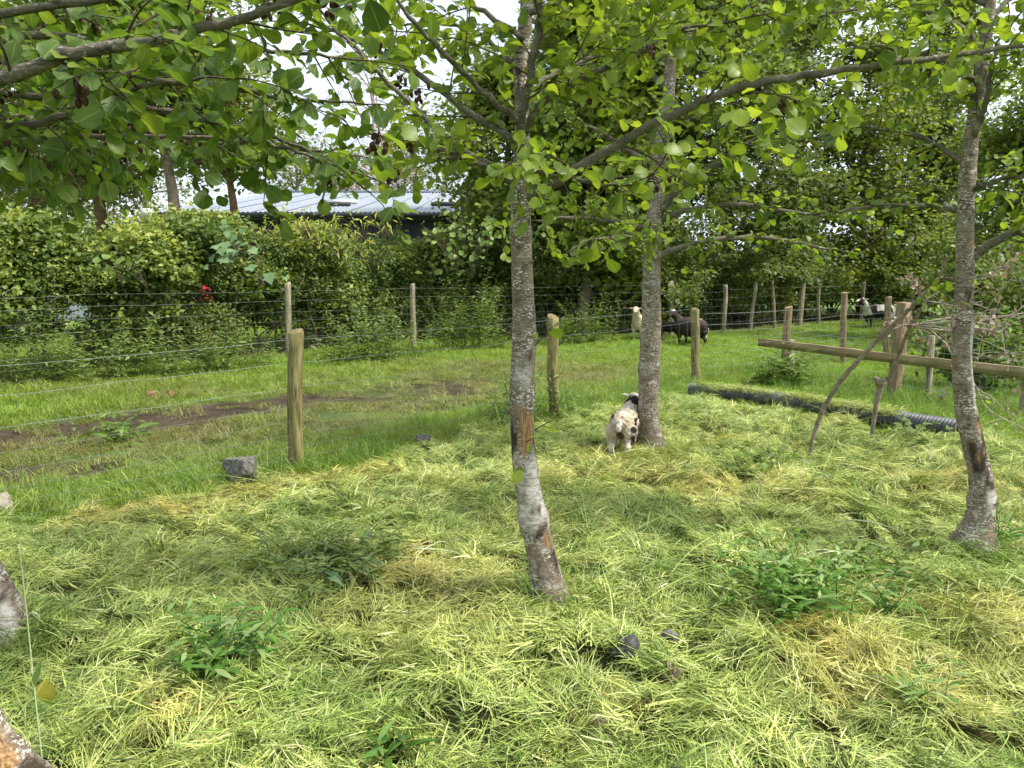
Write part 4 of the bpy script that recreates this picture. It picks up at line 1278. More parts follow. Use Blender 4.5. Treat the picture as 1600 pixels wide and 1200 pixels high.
hedge('shaded_hedge', 'dark shaded hedge below the low sycamore behind the sheep', HEDGE[5:8], 2.1, 7, 4200, 18, .07, M['tree_leaf_dark'], 402, lvb=.5, bare=.2, low=.6)
hedge('low_hedge', 'low bright green hedge with bare stems below, at the far side of the field', HEDGE[7:11], 1.7, 9, 6500, 18, .08, M['hedge_leaf'], 403, lvb=.85, bare=.36, low=.45)
# sprays with distinctive leaves growing out of the hawthorn hedge
def spray(name, label, pts, ls, kind, mat, seed, n=14, spread=.22):
    r = np.random.default_rng(seed)
    base = pts[0]
    root = empty(name, tuple(base)); tag(root, label, 'plant')
    fo = Foliage()
    g = Geo()
    for p in pts:
        for i in range(n):
            b_ = p + r.normal(0, spread, 3) * np.array((1, .5, .7))
            d_ = unit(np.array((r.normal(0, .7), -.7, r.normal(-.5, .4))))
            fo.add(b_ - base, d_, unit(np.array((r.normal(0, .3), -.55, .8)) + r.normal(0, .2, 3)), ls * r.uniform(.6, 1.25), np.clip(r.normal(.5, .25), 0, 1))
            back = p + np.array((0, .55, -.35))
            mid = (b_ + back) / 2 + np.array((0, 0, .08))
            g.add(*tube(spline([b_ - base, mid - base, back - base], 6), np.linspace(.002, .006, 6), 4, cap=False))
    link('stems', g.mesh('stems'), M['far_bark'], root)['kind'] = 'stuff'
    B, D, Nn, S, lv = fo.arr()
    T, F = TPL[kind]
    for i in range(len(B)):
        d = unit(D[i]); sd = unit(np.cross(d, Nn[i])); nn = np.cross(sd, d)
        V = B[i] + S[i] * (T[:, :1] * sd + T[:, 1:2] * d + T[:, 2:] * nn)
        link('leaf', np_mesh('leaf', V, F, {'lv': np.full(len(V), lv[i])}), mat, root)
    return root
spray('sycamore_shoot', 'pale grey-green lobed sycamore leaves poking out of the hedge', [at(335, 395, 12.9), at(395, 385, 13.0), at(395, 415, 12.9), at(350, 365, 13.0)], .17, 'lobed', M['silver_leaf'], 421, 7, .20)
spray('bramble_shoot', 'big rounded bramble leaves on a shoot at the hedge face', [at(160, 412, 11.5), at(200, 415, 11.5)], .12, 'alder', M['weed_leaf'], 422, 6, .16)
spray('ash_shoot', 'yellow-green ash shoots topping the hedge beneath the roof edge', [at(p, q, 14.6) for p, q in ((430, 348), (470, 340), (520, 345), (560, 352), (600, 345), (480, 362), (550, 370), (575, 390), (520, 380))], .16, 'lance', M['lime_leaf'], 423, 22, .2)
spray('willow_shoot', 'round pale green leaves of a shrub leaning from the hedge beside the alder trunk', [at(p, q, 14.5) for p, q in ((690, 365), (720, 350), (745, 375), (710, 390), (735, 405), (760, 360))], .11, 'alder', M['weed_leaf'], 424, 16, .18)

# ------------------------------------------------------------------ barn, parked van, red tank behind the hedge
def barn():
    x0, x1, ye, yr = -11.2, 3.5, 25.0, 37.0
    ze, zr = 3.42, 5.15
    root = empty('barn', (x0, ye, 0)); tag(root, 'long low barn with pale grey metal roof and dark cladding behind the hedge', 'barn')
    W, pitch = 1.05, .15
    k = int(W / (pitch / 4))
    u = np.linspace(0, W, k + 1)
    prof = .02 * np.cos(u / pitch * 2 * np.pi)
    sl = math.atan2(zr - ze, yr - ye)
    Ls = math.hypot(zr - ze, yr - ye) + .3
    def sheet(length, name):
        V = np.concatenate([np.c_[u, 0 * u, prof], np.c_[u, 0 * u + length, prof]])
        j = np.arange(k)
        return np_mesh(name, V, np.stack([j, j + 1, j + 2 + k, j + 1 + k], -1), {'lv': np.zeros(len(V))}, True)
    rs, ws = sheet(Ls, 'roof_sheet'), sheet(ze - .25, 'wall_sheet')
    rs.materials.append(M['roof']); ws.materials.append(M['cladding'])
    n = int((x1 - x0) / 1.0)
    for i in range(n):
        o = link('roof_sheet', rs, None, root, (i * 1.0, -.3, ze - .05 + (.004 if i % 2 else 0)))
        o.rotation_euler = (sl, 0, 0)
        o = link('roof_sheet', rs, None, root, (i * 1.0 + W, 2 * (yr - ye) + .3, ze - .05 + (.004 if i % 2 else 0)))
        o.rotation_euler = (sl, 0, math.pi)
        o = link('wall_sheet', ws, None, root, (i * 1.0, (.004 if i % 2 else 0), .02))
        o.rotation_euler = (math.pi / 2, 0, 0)
    nz = int(2 * (yr - ye))
    for i in range(nz):
        hgt = ze + (zr - ze) * (1 - abs((i + .5) * 1.0 - (yr - ye)) / (yr - ye)) - .3
        o = link('wall_sheet', ws, None, root, ((.004 if i % 2 else 0), i * 1.0 + W, .02))
        o.rotation_euler = (math.pi / 2, 0, -math.pi / 2)
        o.scale = (1, hgt / (ze - .25), 1)
    def box(name, lo, hi, mat):
        lo, hi = np.array(lo, float), np.array(hi, float)
        V = np.array([[(lo, hi)[a][0], (lo, hi)[b_][1], (lo, hi)[c][2]] for a in (0, 1) for b_ in (0, 1) for c in (0, 1)])
        F = np.array([(0, 1, 3, 2), (4, 6, 7, 5), (0, 4, 5, 1), (2, 3, 7, 6), (0, 2, 6, 4), (1, 5, 7, 3)])
        return link(name, np_mesh(name, V, F, {'lv': np.zeros(8)}), mat, root)
    box('gutter', (-.3, -.42, ze - .20), (n + .2, -.31, ze - .07), M['cladding'])
    box('fascia', (-.25, -.30, ze - .30), (n + .15, -.06, ze - .12), M['cladding'])
    box('ridge_cap', (0, yr - ye - .25, zr - .02), (n, yr - ye + .25, zr + .06), M['roof'])
    box('floodlight', (-.35, -.55, ze - .25), (-.05, -.31, ze + .05), M['white_paint'])
    for px in (4.6, 8.4, 10.2):                      # rooflights: raised frames
        zz_ = lambda yy: ze - .05 + (yy + .3) * math.tan(sl)
        for q, (lo, hi) in enumerate((((px, 2.2, zz_(2.2) + .03), (px + 1.0, 2.35, zz_(2.2) + .16)), ((px, 3.4, zz_(3.4) + .03), (px + 1.0, 3.55, zz_(3.4) + .16)))):
            box('rooflight_frame', lo, hi, M['white_paint'] if q else M['cladding'])
    return root
barn()
def lathe(prof, sides=20):
    prof = np.asarray(prof, float)
    th = np.linspace(0, 2 * np.pi, sides, endpoint=False)
    V = np.stack([prof[:, :1] * np.cos(th), prof[:, :1] * np.sin(th), np.repeat(prof[:, 1:], sides, 1)], -1).reshape(-1, 3)
    n = len(prof)
    i, j = np.arange(n - 1)[:, None] * sides, np.arange(sides)[None]
    return V, np.stack([i + j, i + (j + 1) % sides, i + sides + (j + 1) % sides, i + sides + j], -1).reshape(-1, 4)
p = at(317, 450, 16.2)
V, F = lathe(np.array((.6, 1)) * [(0, 0), (.28, 0), (.30, .03), (.30, .45), (.315, .47), (.30, .49), (.30, .93), (.315, .95), (.30, .97), (.30, 1.42), (.28, 1.46), (.06, 1.48), (.06, 1.54), (0, 1.54)])
rt = empty('storage_tank', (p[0], p[1], 0)); tag(rt, 'bright red tank glimpsed through a hole in the hedge', 'tank')
link('shell', np_mesh('shell', V, F, {'lv': np.zeros(len(V))}, True), M['red_paint'], rt)
V, F = lathe([(0, 0), (.06, 0), (.06, .05), (0, .05)], 12)
link('cap', np_mesh('cap', V + (0, 0, 1.53), F, {'lv': np.zeros(len(V))}, True), M['cladding'], rt)
def van(px, Y):
    root = empty('parked_van', (X(px, Y), Y, 0)); tag(root, 'white van parked behind the hedge, glimpsed through the stems', 'van')
    prof = np.array([(-2.3, .35), (-2.3, 1.0), (-2.2, 1.85), (-2.0, 1.98), (.9, 1.98), (1.25, 1.85), (1.75, 1.15), (2.3, 1.0), (2.4, .7), (2.4, .35)])
    n = len(prof)
    V = np.concatenate([np.c_[prof[:, 0], np.full(n, w), prof[:, 1]] * np.array((1, 1, 1)) for w in (-.9, .9)])
    k = np.arange(n)
    quads = np.stack([k, (k + 1) % n, (k + 1) % n + n, k + n], -1)
    me = np_mesh('body', V, [quads, np.arange(n)[None, ::-1], (np.arange(n) + n)[None]], {'lv': np.zeros(2 * n)})
    body = link('body', me, M['white_paint'], root)
    bv = body.modifiers.new('bevel', 'BEVEL'); bv.width = .08; bv.segments = 3
    for xs in ((.55, 1.25, 1.2), (-.5, .45, 1.2)):
        V = np.array([(xs[0], -.912, 1.2), (xs[1], -.912, 1.2), (min(xs[1], 1.1), -.912, 1.75), (xs[0], -.912, 1.75)])
        V = np.concatenate([V, V + (0, .02, 0)])
        link('window', np_mesh('window', V, np.array([(0, 1, 2, 3), (7, 6, 5, 4), (0, 4, 5, 1), (1, 5, 6, 2), (2, 6, 7, 3), (3, 7, 4, 0)]), {'lv': np.zeros(8)}), M['cladding'], root)
    for wx in (-1.45, 1.5):
        for wy in (-.82, .82):
            V, F = lathe([(0, -.1), (.2, -.1), (.31, -.09), (.33, -.05), (.33, .05), (.31, .09), (.2, .1), (0, .1)], 20)
            o = link('wheel', np_mesh('wheel', V, F, {'lv': np.zeros(len(V))}, True), M['pipe'], root, (wx, wy, .33))
            o.rotation_euler = (math.pi / 2, 0, 0)
    return root
van(150, 19.5)

# ------------------------------------------------------------------ fences
def post_mesh(h, r0, seed, sides=14, square=False):
    rr = np.random.default_rng(seed)
    z = np.concatenate((np.linspace(-.25, h - .012, 12), [h]))
    P = np.c_[np.cumsum(rr.normal(0, .005, 13)), np.cumsum(rr.normal(0, .005, 13)), z]
    R = r0 * (1 + rr.normal(0, .02, 13))
    R[-1] *= .93
    V, F = tube(P, R, sides, .10, seed)
    return np_mesh('post', V, F, {'lv': np.zeros(len(V))}, True)
def wire(name, pts, r, mat, root, base, seed, sag=.012):
    rr = np.random.default_rng(seed)
    out = []
    for a, c in zip(pts[:-1], pts[1:]):
        m = max(6, int(np.linalg.norm(c - a) / .25))
        t = np.linspace(0, 1, m, endpoint=False)
        q = a + (c - a) * t[:, None]
        q[:, 2] -= sag * 4 * t * (1 - t)
        q[:, 2] += rr.normal(0, .004, m)
        out.append(q)
    P = np.concatenate(out + [pts[-1][None]])
    V, F = tube(P - base, r, 4)
    return link(name, np_mesh(name, V, F, {'lv': np.zeros(len(V))}), mat, root)
def fence(name, label, posts, heights, rad, zs, wmat, net, stay, netmat, postmat, seed, lean=.03, wr=.0022, show=None, topz=None):
    rr = np.random.default_rng(seed)
    posts = [np.array((p[0], p[1], float(H(p[0], p[1])))) for p in posts]
    base = posts[0]
    root = empty(name, tuple(base)); tag(root, label, 'fence')
    for i, p in enumerate(posts):
        if show is not None and not show[i]:
            continue
        o = link('post', post_mesh(heights[i], rad[i] if not np.isscalar(rad) else rad, seed + i), postmat[i] if isinstance(postmat, list) else postmat, root, tuple(p - base))
        o.rotation_euler = (rr.normal(0, lean), rr.normal(0, lean), rr.uniform(0, 6))
    off = np.array((0, -.06, 0))
    for j, z in enumerate(zs):
        wire('strand_wire', [p + off + np.array((0, 0, z)) for p in posts], wr, wmat if not isinstance(wmat, list) else wmat[j], root, base, seed + 50 + j)
    if net:
        for j, z in enumerate(net):
            wire('net_wire', [p + off + np.array((0, 0, z)) for p in posts], wr * .8, netmat, root, base, seed + 80 + j)
        g = Geo()
        for a, c in zip(posts[:-1], posts[1:]):
            L = np.linalg.norm(c - a)
            for q in np.arange(stay * .5, L, stay):
                b0 = a + (c - a) * q / L + off
                zz_ = np.linspace(net[0], topz or net[-1], 5)
                P = np.c_[b0[0] + rr.normal(0, .006, 5), np.full(5, b0[1]), b0[2] + zz_ - .012 * 4 * (q / L) * (1 - q / L)]
                g.add(*tube(P - base, wr * .75, 3, cap=False))
        link('net_stays', g.mesh('net_stays'), netmat, root)['kind'] = 'stuff'
    return root
P0 = P1[:2] - fdir * 3.1
P00 = P0 - fdir * 3.0
near_posts = [P00, P0, P1[:2], P2[:2], P3[:2]]
fence('wire_fence', 'galvanised wire and netting fence on round green-stained posts along the mown grass', near_posts, [1.15, 1.15, 1.15, 1.12, 1.05], .062, [1.08, .90, .70], [M['wire']] * 3,
      [.05, .13, .22, .32, .43, .55], .22, M['net_wire'], M['post_wood'], 501, .03, .0015, topz=.90)
P4, P5, P6, P7 = gnd0(1224, 588), gnd0(1316, 568), gnd0(1384, 560), gnd0(1490, 556)
fence('netting_fence', 'close-meshed netting fence on slim posts along the bright far field', [P3[:2] + np.array((.08, .05)), P4[:2], P5[:2], P6[:2], P7[:2]], [1, 1.05, 1.22, 1.12, 1.1], .055, [1.0, .85], M['old_wire'],
      [.06, .16, .26, .36, .46, .56, .66, .76], .12, M['old_wire'], M['brown_wood'], 530, .025, .0018, [False, True, True, True, True])
hp = [gnd0(-330, 676)[:2], gnd0(-60, 620)[:2], gnd0(162, 590)[:2], gnd0(452, 563)[:2], gnd0(647, 543)[:2], gnd0(850, 537)[:2], gnd0(960, 531)[:2], gnd0(1048, 527)[:2], gnd0(1130, 522)[:2]]
fence('hedge_fence', 'tall stock netting on pale weathered posts against the hawthorn hedge', hp, [1.25, 1.25, 1.25, 1.36, 1.3, 1.25, 1.25, 1.3, 1.2], .058, [1.22, 1.05], M['old_wire'],
      [.10, .25, .40, .55, .70, .86], .17, M['old_wire'], M['grey_wood'], 560, .03, .0014, [True, False, False, True, True, False, False, True, True])
hp2 = [gnd0(1130, 522)[:2] + np.array((.1, .05)), gnd0(1172, 519)[:2], gnd0(1210, 514)[:2], gnd0(1247, 510)[:2], gnd0(1278, 507)[:2], gnd0(1345, 503)[:2], gnd0(1420, 500)[:2], gnd0(1520, 498)[:2]]
fence('field_fence', 'row of pale posts and netting along the foot of the low far hedge', hp2, [1.2, 1.25, 1.3, 1.35, 1.3, 1.2, 1.2, 1.2], [.05, .05, .05, .09, .05, .05, .06, .06], [1.1, .9], M['old_wire'],
      [.1, .3, .5, .7], .3, M['old_wire'], M['grey_wood'], 590, .05, .0024, [False] + [True] * 7)
# ---- timber rail on a thick post with netting to the ground
def rail():
    a, c = RAILA.copy(), RAILB.copy()
    a[2], c[2] = .52, .50
    d = c - a
    L = np.linalg.norm(d[:2])
    base = np.array((a[0], a[1], 0))
    root = empty('rail_fence', tuple(base)); tag(root, 'long sawn timber rail across netting, nailed to a thick square post', 'fence')
    yaw = math.atan2(d[1], d[0])
    n = 16
    xs = np.linspace(0, L, n)
    rr = np.random.default_rng(5)
    sec = np.array([(-.024, -.058), (.024, -.058), (.025, .056), (.023, .058), (-.023, .058), (-.025, .056)])
    V = np.concatenate([np.c_[np.full(6, x_), sec[:, 0] + rr.normal(0, .0015) + .012 * math.sin(x_), sec[:, 1] + rr.normal(0, .002) - .01 * math.sin(x_ / L * 3.14)] for x_ in xs])
    i, j = np.arange(n - 1)[:, None] * 6, np.arange(6)[None]
    F = [np.stack([i + j, i + (j + 1) % 6, i + 6 + (j + 1) % 6, i + 6 + j], -1).reshape(-1, 4), np.array([[5, 4, 3, 2, 1, 0]]), np.array([np.arange(6) + (n - 1) * 6])]
    o = link('rail', np_mesh('rail', V, F, {'lv': np.zeros(len(V))}), M['rail_wood'], root, (0, 0, .51))
    o.rotation_euler = (0, 0, yaw)
    def sq_post(name, pos, h, w, mat, lean):
        V = np.array([(sx * w / 2, sy * w / 2, zz_) for zz_ in (-.2, h * .5, h - .01) for sx, sy in ((-1, -1), (1, -1), (1, 1), (-1, 1))] + [(sx * w * .46, sy * w * .46, h) for sx, sy in ((-1, -1), (1, -1), (1, 1), (-1, 1))])
        F = [np.array([(4 * l + k, 4 * l + (k + 1) % 4, 4 * l + 4 + (k + 1) % 4, 4 * l + 4 + k) for l in range(3) for k in range(4)] + [(12, 13, 14, 15)])]
        o = link(name, np_mesh(name, V, F, {'lv': np.zeros(16)}), mat, root, tuple(np.array((pos[0], pos[1], float(H(pos[0], pos[1])))) - base))
        bv = o.modifiers.new('bevel', 'BEVEL'); bv.width = .008; bv.segments = 2
        o.rotation_euler = (lean[0], lean[1], yaw)
    pp = a + d * .55
    nrm = np.array((-d[1], d[0], 0)) / L
    if nrm[1] < 0: nrm = -nrm
    sq_post('post', pp + nrm * .085, 1.2, .125, M['brown_wood'], (.02, .06))
    for t_, hh in ((.66, .80), (.93, .60)):
        sq_post('post', a + d * t_ + nrm * .10, hh, .06, M['grey_wood'], (.02, .0))
    sq_post('post', a + d * .13 + nrm * .075, .6, .07, M['grey_wood'], (.0, .03))
    pts = [a + d * t_ + nrm * .035 for t_ in np.linspace(0, 1, 8)]
    for k, zz_ in enumerate((.05, .17, .29, .41, .62, .70)):
        wire('net_wire', [np.array((q[0], q[1], zz_)) for q in pts], .0018, M['old_wire'], root, base, 610 + k, .006)
    g = Geo()
    for q in np.arange(.08, L, .15):
        b0 = a + d * q / L + nrm * .037
        g.add(*tube(np.array([(b0[0], b0[1], .03), (b0[0] + .004, b0[1], .35), (b0[0], b0[1], .70)]) - base, .0016, 3, cap=False))
    link('net_stays', g.mesh('net_stays'), M['old_wire'], root)['kind'] = 'stuff'
rail()

# ------------------------------------------------------------------ corrugated pipe
def pipe():
    pts = np.array([gnd0(1080, 621)[:2], gnd0(1180, 634)[:2], gnd0(1300, 654)[:2], gnd0(1400, 672)[:2], gnd0(1500, 690)[:2]])
    S = spline(np.c_[pts, H(pts[:, 0], pts[:, 1]) + .075], 500)
    S[:, 2] = np.convolve(np.pad(S[:, 2], 40, 'edge'), np.ones(81) / 81, 'valid') + .02
    L = np.concatenate(([0], np.cumsum(np.linalg.norm(np.diff(S, axis=0), axis=1))))
    ridge = .5 + .5 * np.cos(L / .036 * 2 * np.pi)
    R = .080 + .014 * np.clip(ridge * 1.6 - .3, 0, 1)
    base = S[0] * np.array((1, 1, 0))
    V, F = tube(S - base, R, 22, cap=False)
    n = len(S)
    Vi, Fi = tube(S - base, .066, 22, cap=False)
    root = link('drain_pipe', np_mesh('drain_pipe', np.concatenate([V, Vi]), np.concatenate([F[0], Fi[0][:, ::-1] + len(V)]), {'lv': np.zeros(len(V) * 2)}, True), M['pipe'], None, tuple(base))
    tag(root, 'ribbed black drainage pipe lying half under cut grass', 'pipe')
    return S
PS = pipe()
k = rng.integers(15, 380, 300)
q = PS[k]
s1 = rng.uniform(.32, .62, len(k))
V_pc = variants('pipe_clippings', M['mown_blade'], 6, n=90, rad=.16, lmin=.05, lmax=.18, width=.005, lie=1.0, spread=1.4, curl=1.0)
scatter('pipe_clippings', V_pc, np.c_[q[:, 0] + rng.normal(0, .03, len(k)), q[:, 1] + rng.normal(0, .03, len(k)), q[:, 2] + .062], np.c_[rng.normal(0, .25, (len(k), 2)), rng.uniform(0, 6.28, len(k))], np.c_[s1, s1, s1], .2 * rng.random(len(k)),
        'cut grass strewn over the top of the ribbed pipe', 'grass')

# ------------------------------------------------------------------ leaning sticks and the dead twiggy branch
def stick(name, label, rows, mat, seed, forks=()):
    S = spline([(*at(px, py, Y), .5 * w * Y / FPX) for px, py, Y, w in rows], 60)
    S[:, 3] *= .66
    base = S[0, :3].copy()
    S[:, :3] -= base
    S[0, 2] -= .06
    rr = np.random.default_rng(seed)
    S[:, :3] += rr.normal(0, .003, (60, 3))
    V, F = tube(S[:, :3], S[:, 3], 9, .09, seed)
    root = empty(name, tuple(base)); tag(root, label, 'branch')
    link('stem', np_mesh('stem', V, F, {'lv': np.zeros(len(V))}, True), mat, root)
    return root, S, base
sa = gnd(1263, 718); 
stick('leaning_pole', 'long thin bare pole leaning up from the mown grass towards the alder twigs', [(1263, 718, sa[1], 9), (1280, 655, sa[1], 11), (1310, 600, sa[1] - .05, 11), (1370, 532, sa[1] - .2, 11), (1420, 485, sa[1] - .4, 10), (1462, 440, sa[1] - .6, 7), (1480, 400, sa[1] - .7, 4)], M['stick_bark'], 701)
sb = gnd(1362, 688)
rt, S, bs = stick('dead_sapling', 'broken dead sapling with a snapped fork and dry pinkish twigs', [(1360, 690, sb[1], 9), (1368, 640, sb[1], 11), (1376, 604, sb[1], 15), (1388, 590, sb[1], 11), (1402, 560, sb[1] - .1, 10), (1420, 515, sb[1] - .25, 9), (1438, 485, sb[1] - .4, 7), (1452, 455, sb[1] - .5, 4)], M['stick_bark'], 702)
V, F = tube(np.array([at(1376, 604, sb[1]), at(1370, 594, sb[1]), at(1366, 590, sb[1])]) - bs, [.035, .028, .02], 8, .2, 4)
link('broken_fork', np_mesh('broken_fork', V, F, {'lv': np.zeros(len(V))}, True), M['stick_bark'], rt)
g = Geo(); fo = Foliage()
rr = np.random.default_rng(703)
def dead_twig(p, d, L, r0, lev):
    P = [p]
    for i in range(6):
        d = unit(d + rr.normal(0, .18, 3))
        P.append(P[-1] + d * L / 6)
        if lev < 2 and i > 0 and rr.random() < .8:
            dead_twig(P[-1], unit(d + rr.normal(0, .8, 3)), L * rr.uniform(.3, .55), r0 * .55, lev + 1)
        if lev > 0 and rr.random() < .25:
            fo.add(P[-1], unit(rr.normal(0, 1, 3) + np.array((0, 0, -1.2))), unit(rr.normal(0, 1, 3)), rr.uniform(.025, .05), rr.random())
    g.add(*tube(np.array(P), np.linspace(r0, r0 * .4, 7), 5, cap=False))
Yd = sb[1] - .25
c0 = at(1425, 510, Yd) - bs
for tx, ty, L, r0 in ((1500, 508, .6, .010), (1560, 490, 1.0, .011), (1500, 530, .6, .009), (1390, 500, .3, .008), (1520, 470, .8, .009), (1580, 515, 1.0, .010), (1540, 540, .7, .007)):
    dead_twig(c0, unit(at(tx, ty, Yd - .1) - bs - c0), L, r0, 0)
c1 = at(1445, 470, Yd - .15) - bs
for tx, ty, L, r0 in ((1530, 420, .55, .006), (1500, 460, .4, .005), (1420, 430, .25, .005)):
    dead_twig(c1, unit(at(tx, ty, Yd - .3) - bs - c1), L, r0, 0)
link('dry_twigs', g.mesh('dry_twigs'), M['dead_bark'], rt)['kind'] = 'stuff'
B, D, Nn, S_, lv = fo.arr()
link('dry_leaves', leaves_mesh('dry_leaves', B, D, Nn, S_, lv, 'alder'), M['dead_leaf'], rt)['kind'] = 'stuff'

# ------------------------------------------------------------------ stones
def stone(name, label, cat, px, py, wpx, mat, seed, sq=(1, .8, .7), ang=.5, group=None, sink=.25):
    p = gnd(px, py)
    w = wpx * np.hypot(p[0], p[1]) / FPX
    bm = bmesh.new()
    bmesh.ops.create_icosphere(bm, subdivisions=4, radius=.5)
    V = np.array([v.co[:] for v in bm.verts])
    r = np.random.default_rng(seed)
    pl = unit(r.normal(0, 1, (19, 3))) 
    for q in pl:                                   # broken facets
        d = V @ q
        c = r.uniform(.28, .42)
        V = V - np.maximum(d - c, 0)[:, None] * q
    V += unit(V) * (.045 * (vn(V[:, 0] * 7 + 3, V[:, 1] * 7 + V[:, 2] * 5, seed) - .5) + .02 * (vn(V[:, 0] * 22, V[:, 1] * 22 + V[:, 2] * 19, seed) - .5))[:, None]
    for v, c in zip(bm.verts, V):
        v.co = c * np.array(sq) * w * 1.25
    me = bpy.data.meshes.new(name)
    bm.to_mesh(me); bm.free()
    o = link(name, me, mat, None, (p[0], p[1], p[2] + w * sq[2] * (.5 - sink)))
    o.rotation_euler = (r.normal(0, .2), r.normal(0, .2), ang)
    return tag(o, label, cat, group)
stone('stone', 'rough grey block of stone beside the green-stained fence post', 'stone', 381, 756, 56, M['stone'], 801, (1, .75, .9), -.5, sink=.02)
stone('stone', 'small dark stone half sunk where rough grass meets the clippings', 'stone', 661, 702, 30, M['black_stone'], 802, (1, .8, .8), .5, sink=.1)
stone('stone', 'black lump of stone nestled in the mown grass near the grey crumbly one', 'stone', 974, 1040, 46, M['black_stone'], 803, (1, .85, .85), .3, sink=-.14)
stone('stone', 'grey crumbly stone nearly buried in clippings behind the black lump', 'stone', 1047, 998, 36, M['stone'], 804, (1, .8, .8), .9, sink=-.3)
stone('stone', 'pale tan stone at the edge of the rough grass', 'stone', -2, 806, 40, M['pale_stone'], 805, (1, .8, .9), .2, sink=.1)
stone('brick_fragment', 'broken brown brick piece on the lane verge', 'brick', 235, 622, 16, M['brick'], 806, (1, .7, .7), .4, 'brick pieces on the verge', .1)
stone('brick_fragment', 'broken brown brick piece on the lane verge', 'brick', 265, 620, 18, M['brick'], 807, (1, .7, .7), -.3, 'brick pieces on the verge', .1)

# ------------------------------------------------------------------ weeds
def weed(name, label, px, py, h, nst, spread, ls, mat, seed, kind='lance', lean=.25, group=None, gap=.035, cat='plant', droop=.3, stem_mat=None, p=None):
    r = np.random.default_rng(seed)
    p = gnd(px, py) if p is None else p
    p[2] += .05 * float(mown(p[0], p[1]))
    root = empty(name, tuple(p)); tag(root, label, cat, group)
    g, fo = Geo(), Foliage()
    for i in range(nst):
        a = r.uniform(0, 6.28)
        P = [np.array((r.normal(0, spread * .4), r.normal(0, spread * .4), -.02))]
        d = unit(np.array((math.cos(a) * lean, math.sin(a) * lean, 1)) + r.normal(0, .12, 3))
        L = h * r.uniform(.6, 1.1)
        for k in range(9):
            d = unit(d + r.normal(0, .05, 3) + np.array((math.cos(a), math.sin(a), -.3)) * .04)
            P.append(P[-1] + d * L / 9)
        P = np.array(P)
        r0 = .0022 + h * .0022
        g.add(*tube(P, np.linspace(r0, r0 * .4, 10), 4, cap=False))
        q, tw_ = .06 * L, r.uniform(0, 6)
        while q < L:
            f = q / L * 9
            j = min(int(f), 8)
            b_ = P[j] + (P[j + 1] - P[j]) * (f - j)
            tw_ += 2.4 + r.normal(0, .3)
            od = np.array((math.cos(tw_), math.sin(tw_), r.uniform(-.1, .7)))
            fo.add(b_, od, unit(np.array((0, 0, 1)) + r.normal(0, .3, 3)), ls * r.uniform(.6, 1.2) * (1.15 - .55 * q / L), np.clip(.35 + .35 * q / L + r.normal(0, .18), 0, 1))
            q += gap * r.uniform(.6, 1.4)
    link('stems', g.mesh('stems'), stem_mat or mat, root)['kind'] = 'stuff'
    B, D, Nn, S_, lv = fo.arr()
    link('leaves', leaves_mesh('leaves', B, D, Nn, S_, lv, kind), mat, root)['kind'] = 'stuff'
    return root
hw = [(12, 604, .8), (45, 602, .7), (75, 600, 1.0), (105, 598, .7), (122, 594, 1.15), (160, 600, .75), (185, 596, 1.05), (215, 594, .95), (250, 592, .65), (280, 590, .7), (310, 588, .7), (335, 586, 1.0), (352, 584, 1.1), (385, 580, .75), (415, 576, .45), (500, 572, .5), (522, 568, .8), (548, 566, 1.15), (575, 565, 1.2), (600, 566, 1.1), (625, 562, .95), (650, 556, .75),
      (690, 552, 1.1), (712, 550, 1.5), (735, 548, 1.7), (752, 546, 1.6), (775, 545, 1.1), (880, 540, .8), (900, 540, 1.0), (922, 538, 1.4), (940, 536, 1.0)]
def where(px):
    if px < 300: return 'feathery green weed at the foot of the bramble-covered hedge, in front of the van', 'weeds before the van'
    if px < 500: return 'feathery green weed at the hedge foot under the lobed sycamore shoot', 'weeds under the sycamore shoot'
    if px < 670: return 'bushy feathery weed against the second pale weathered post of the hedge', 'weeds by the second pale post'
    if px < 800: return 'tall upright feathery weed at the hedge foot just short of the slender alder', 'tall weeds by the hedge'
    return 'feathery weed at the shaded hedge below the low sycamore', 'weeds below the sycamore'
for i, (px, py, h) in enumerate(hw):
    lb, gr = where(px)
    weed('hedge_weed', lb, px, py, h, 12, .34, .15, M['verge_leaf'], 850 + i, lean=.2, group=gr, gap=.04)
for i, (px, py, h) in enumerate([(792, 662, .75), (812, 660, .6), (838, 663, .7), (880, 658, .5), (775, 668, .45)]):
    weed('post_weed', 'thin grassy weed tangled round the fence post behind the slender alder', px, py, h, 10, .18, .13, M['weed_leaf'], 880 + i, lean=.18, group='weeds by the middle fence post', gap=.05)
for i, (px, py, h) in enumerate([(1198, 606, .62), (1220, 604, .66), (1245, 608, .5)]):
    weed('grass_clump', 'tall clump of grass at the sawn end of the timber rail', px, py, h, 16, .2, .30, M['rough_leaf'] if 'rough_leaf' in M else M['weed_leaf'], 890 + i, lean=.2, group='tall grass by the rail end', gap=.12)
weed('lane_clump', 'dark green grass clump growing between the muddy wheel ruts', 185, 680, .32, 24, .45, .24, M['weed_leaf'], 895, lean=.6, gap=.08)
weed('cut_dock', 'heap of cut dark green dock leaves with pale stalks in the clippings', 520, 912, .40, 60, .46, .11, M['verge_leaf'], 900, lean=.9, gap=.026)
weed('cut_dock', 'few broad pale dock leaves drooping at the edge of the dark dock heap', 560, 915, .30, 5, .22, .24, M['silver_leaf'], 913, lean=1.4, gap=.10)
weed('thistle_clump', 'flattened dark green thistle clump near the foot of the crooked alder', 1245, 958, .36, 40, .36, .13, M['dock_leaf'], 901, lean=.6, gap=.028)
weed('thistle_clump', 'spread of cut thistles with pale stalks between the thistle clump and crooked alder', 1350, 905, .34, 30, .5, .15, M['weed_leaf'], 902, lean=1.0, gap=.035)
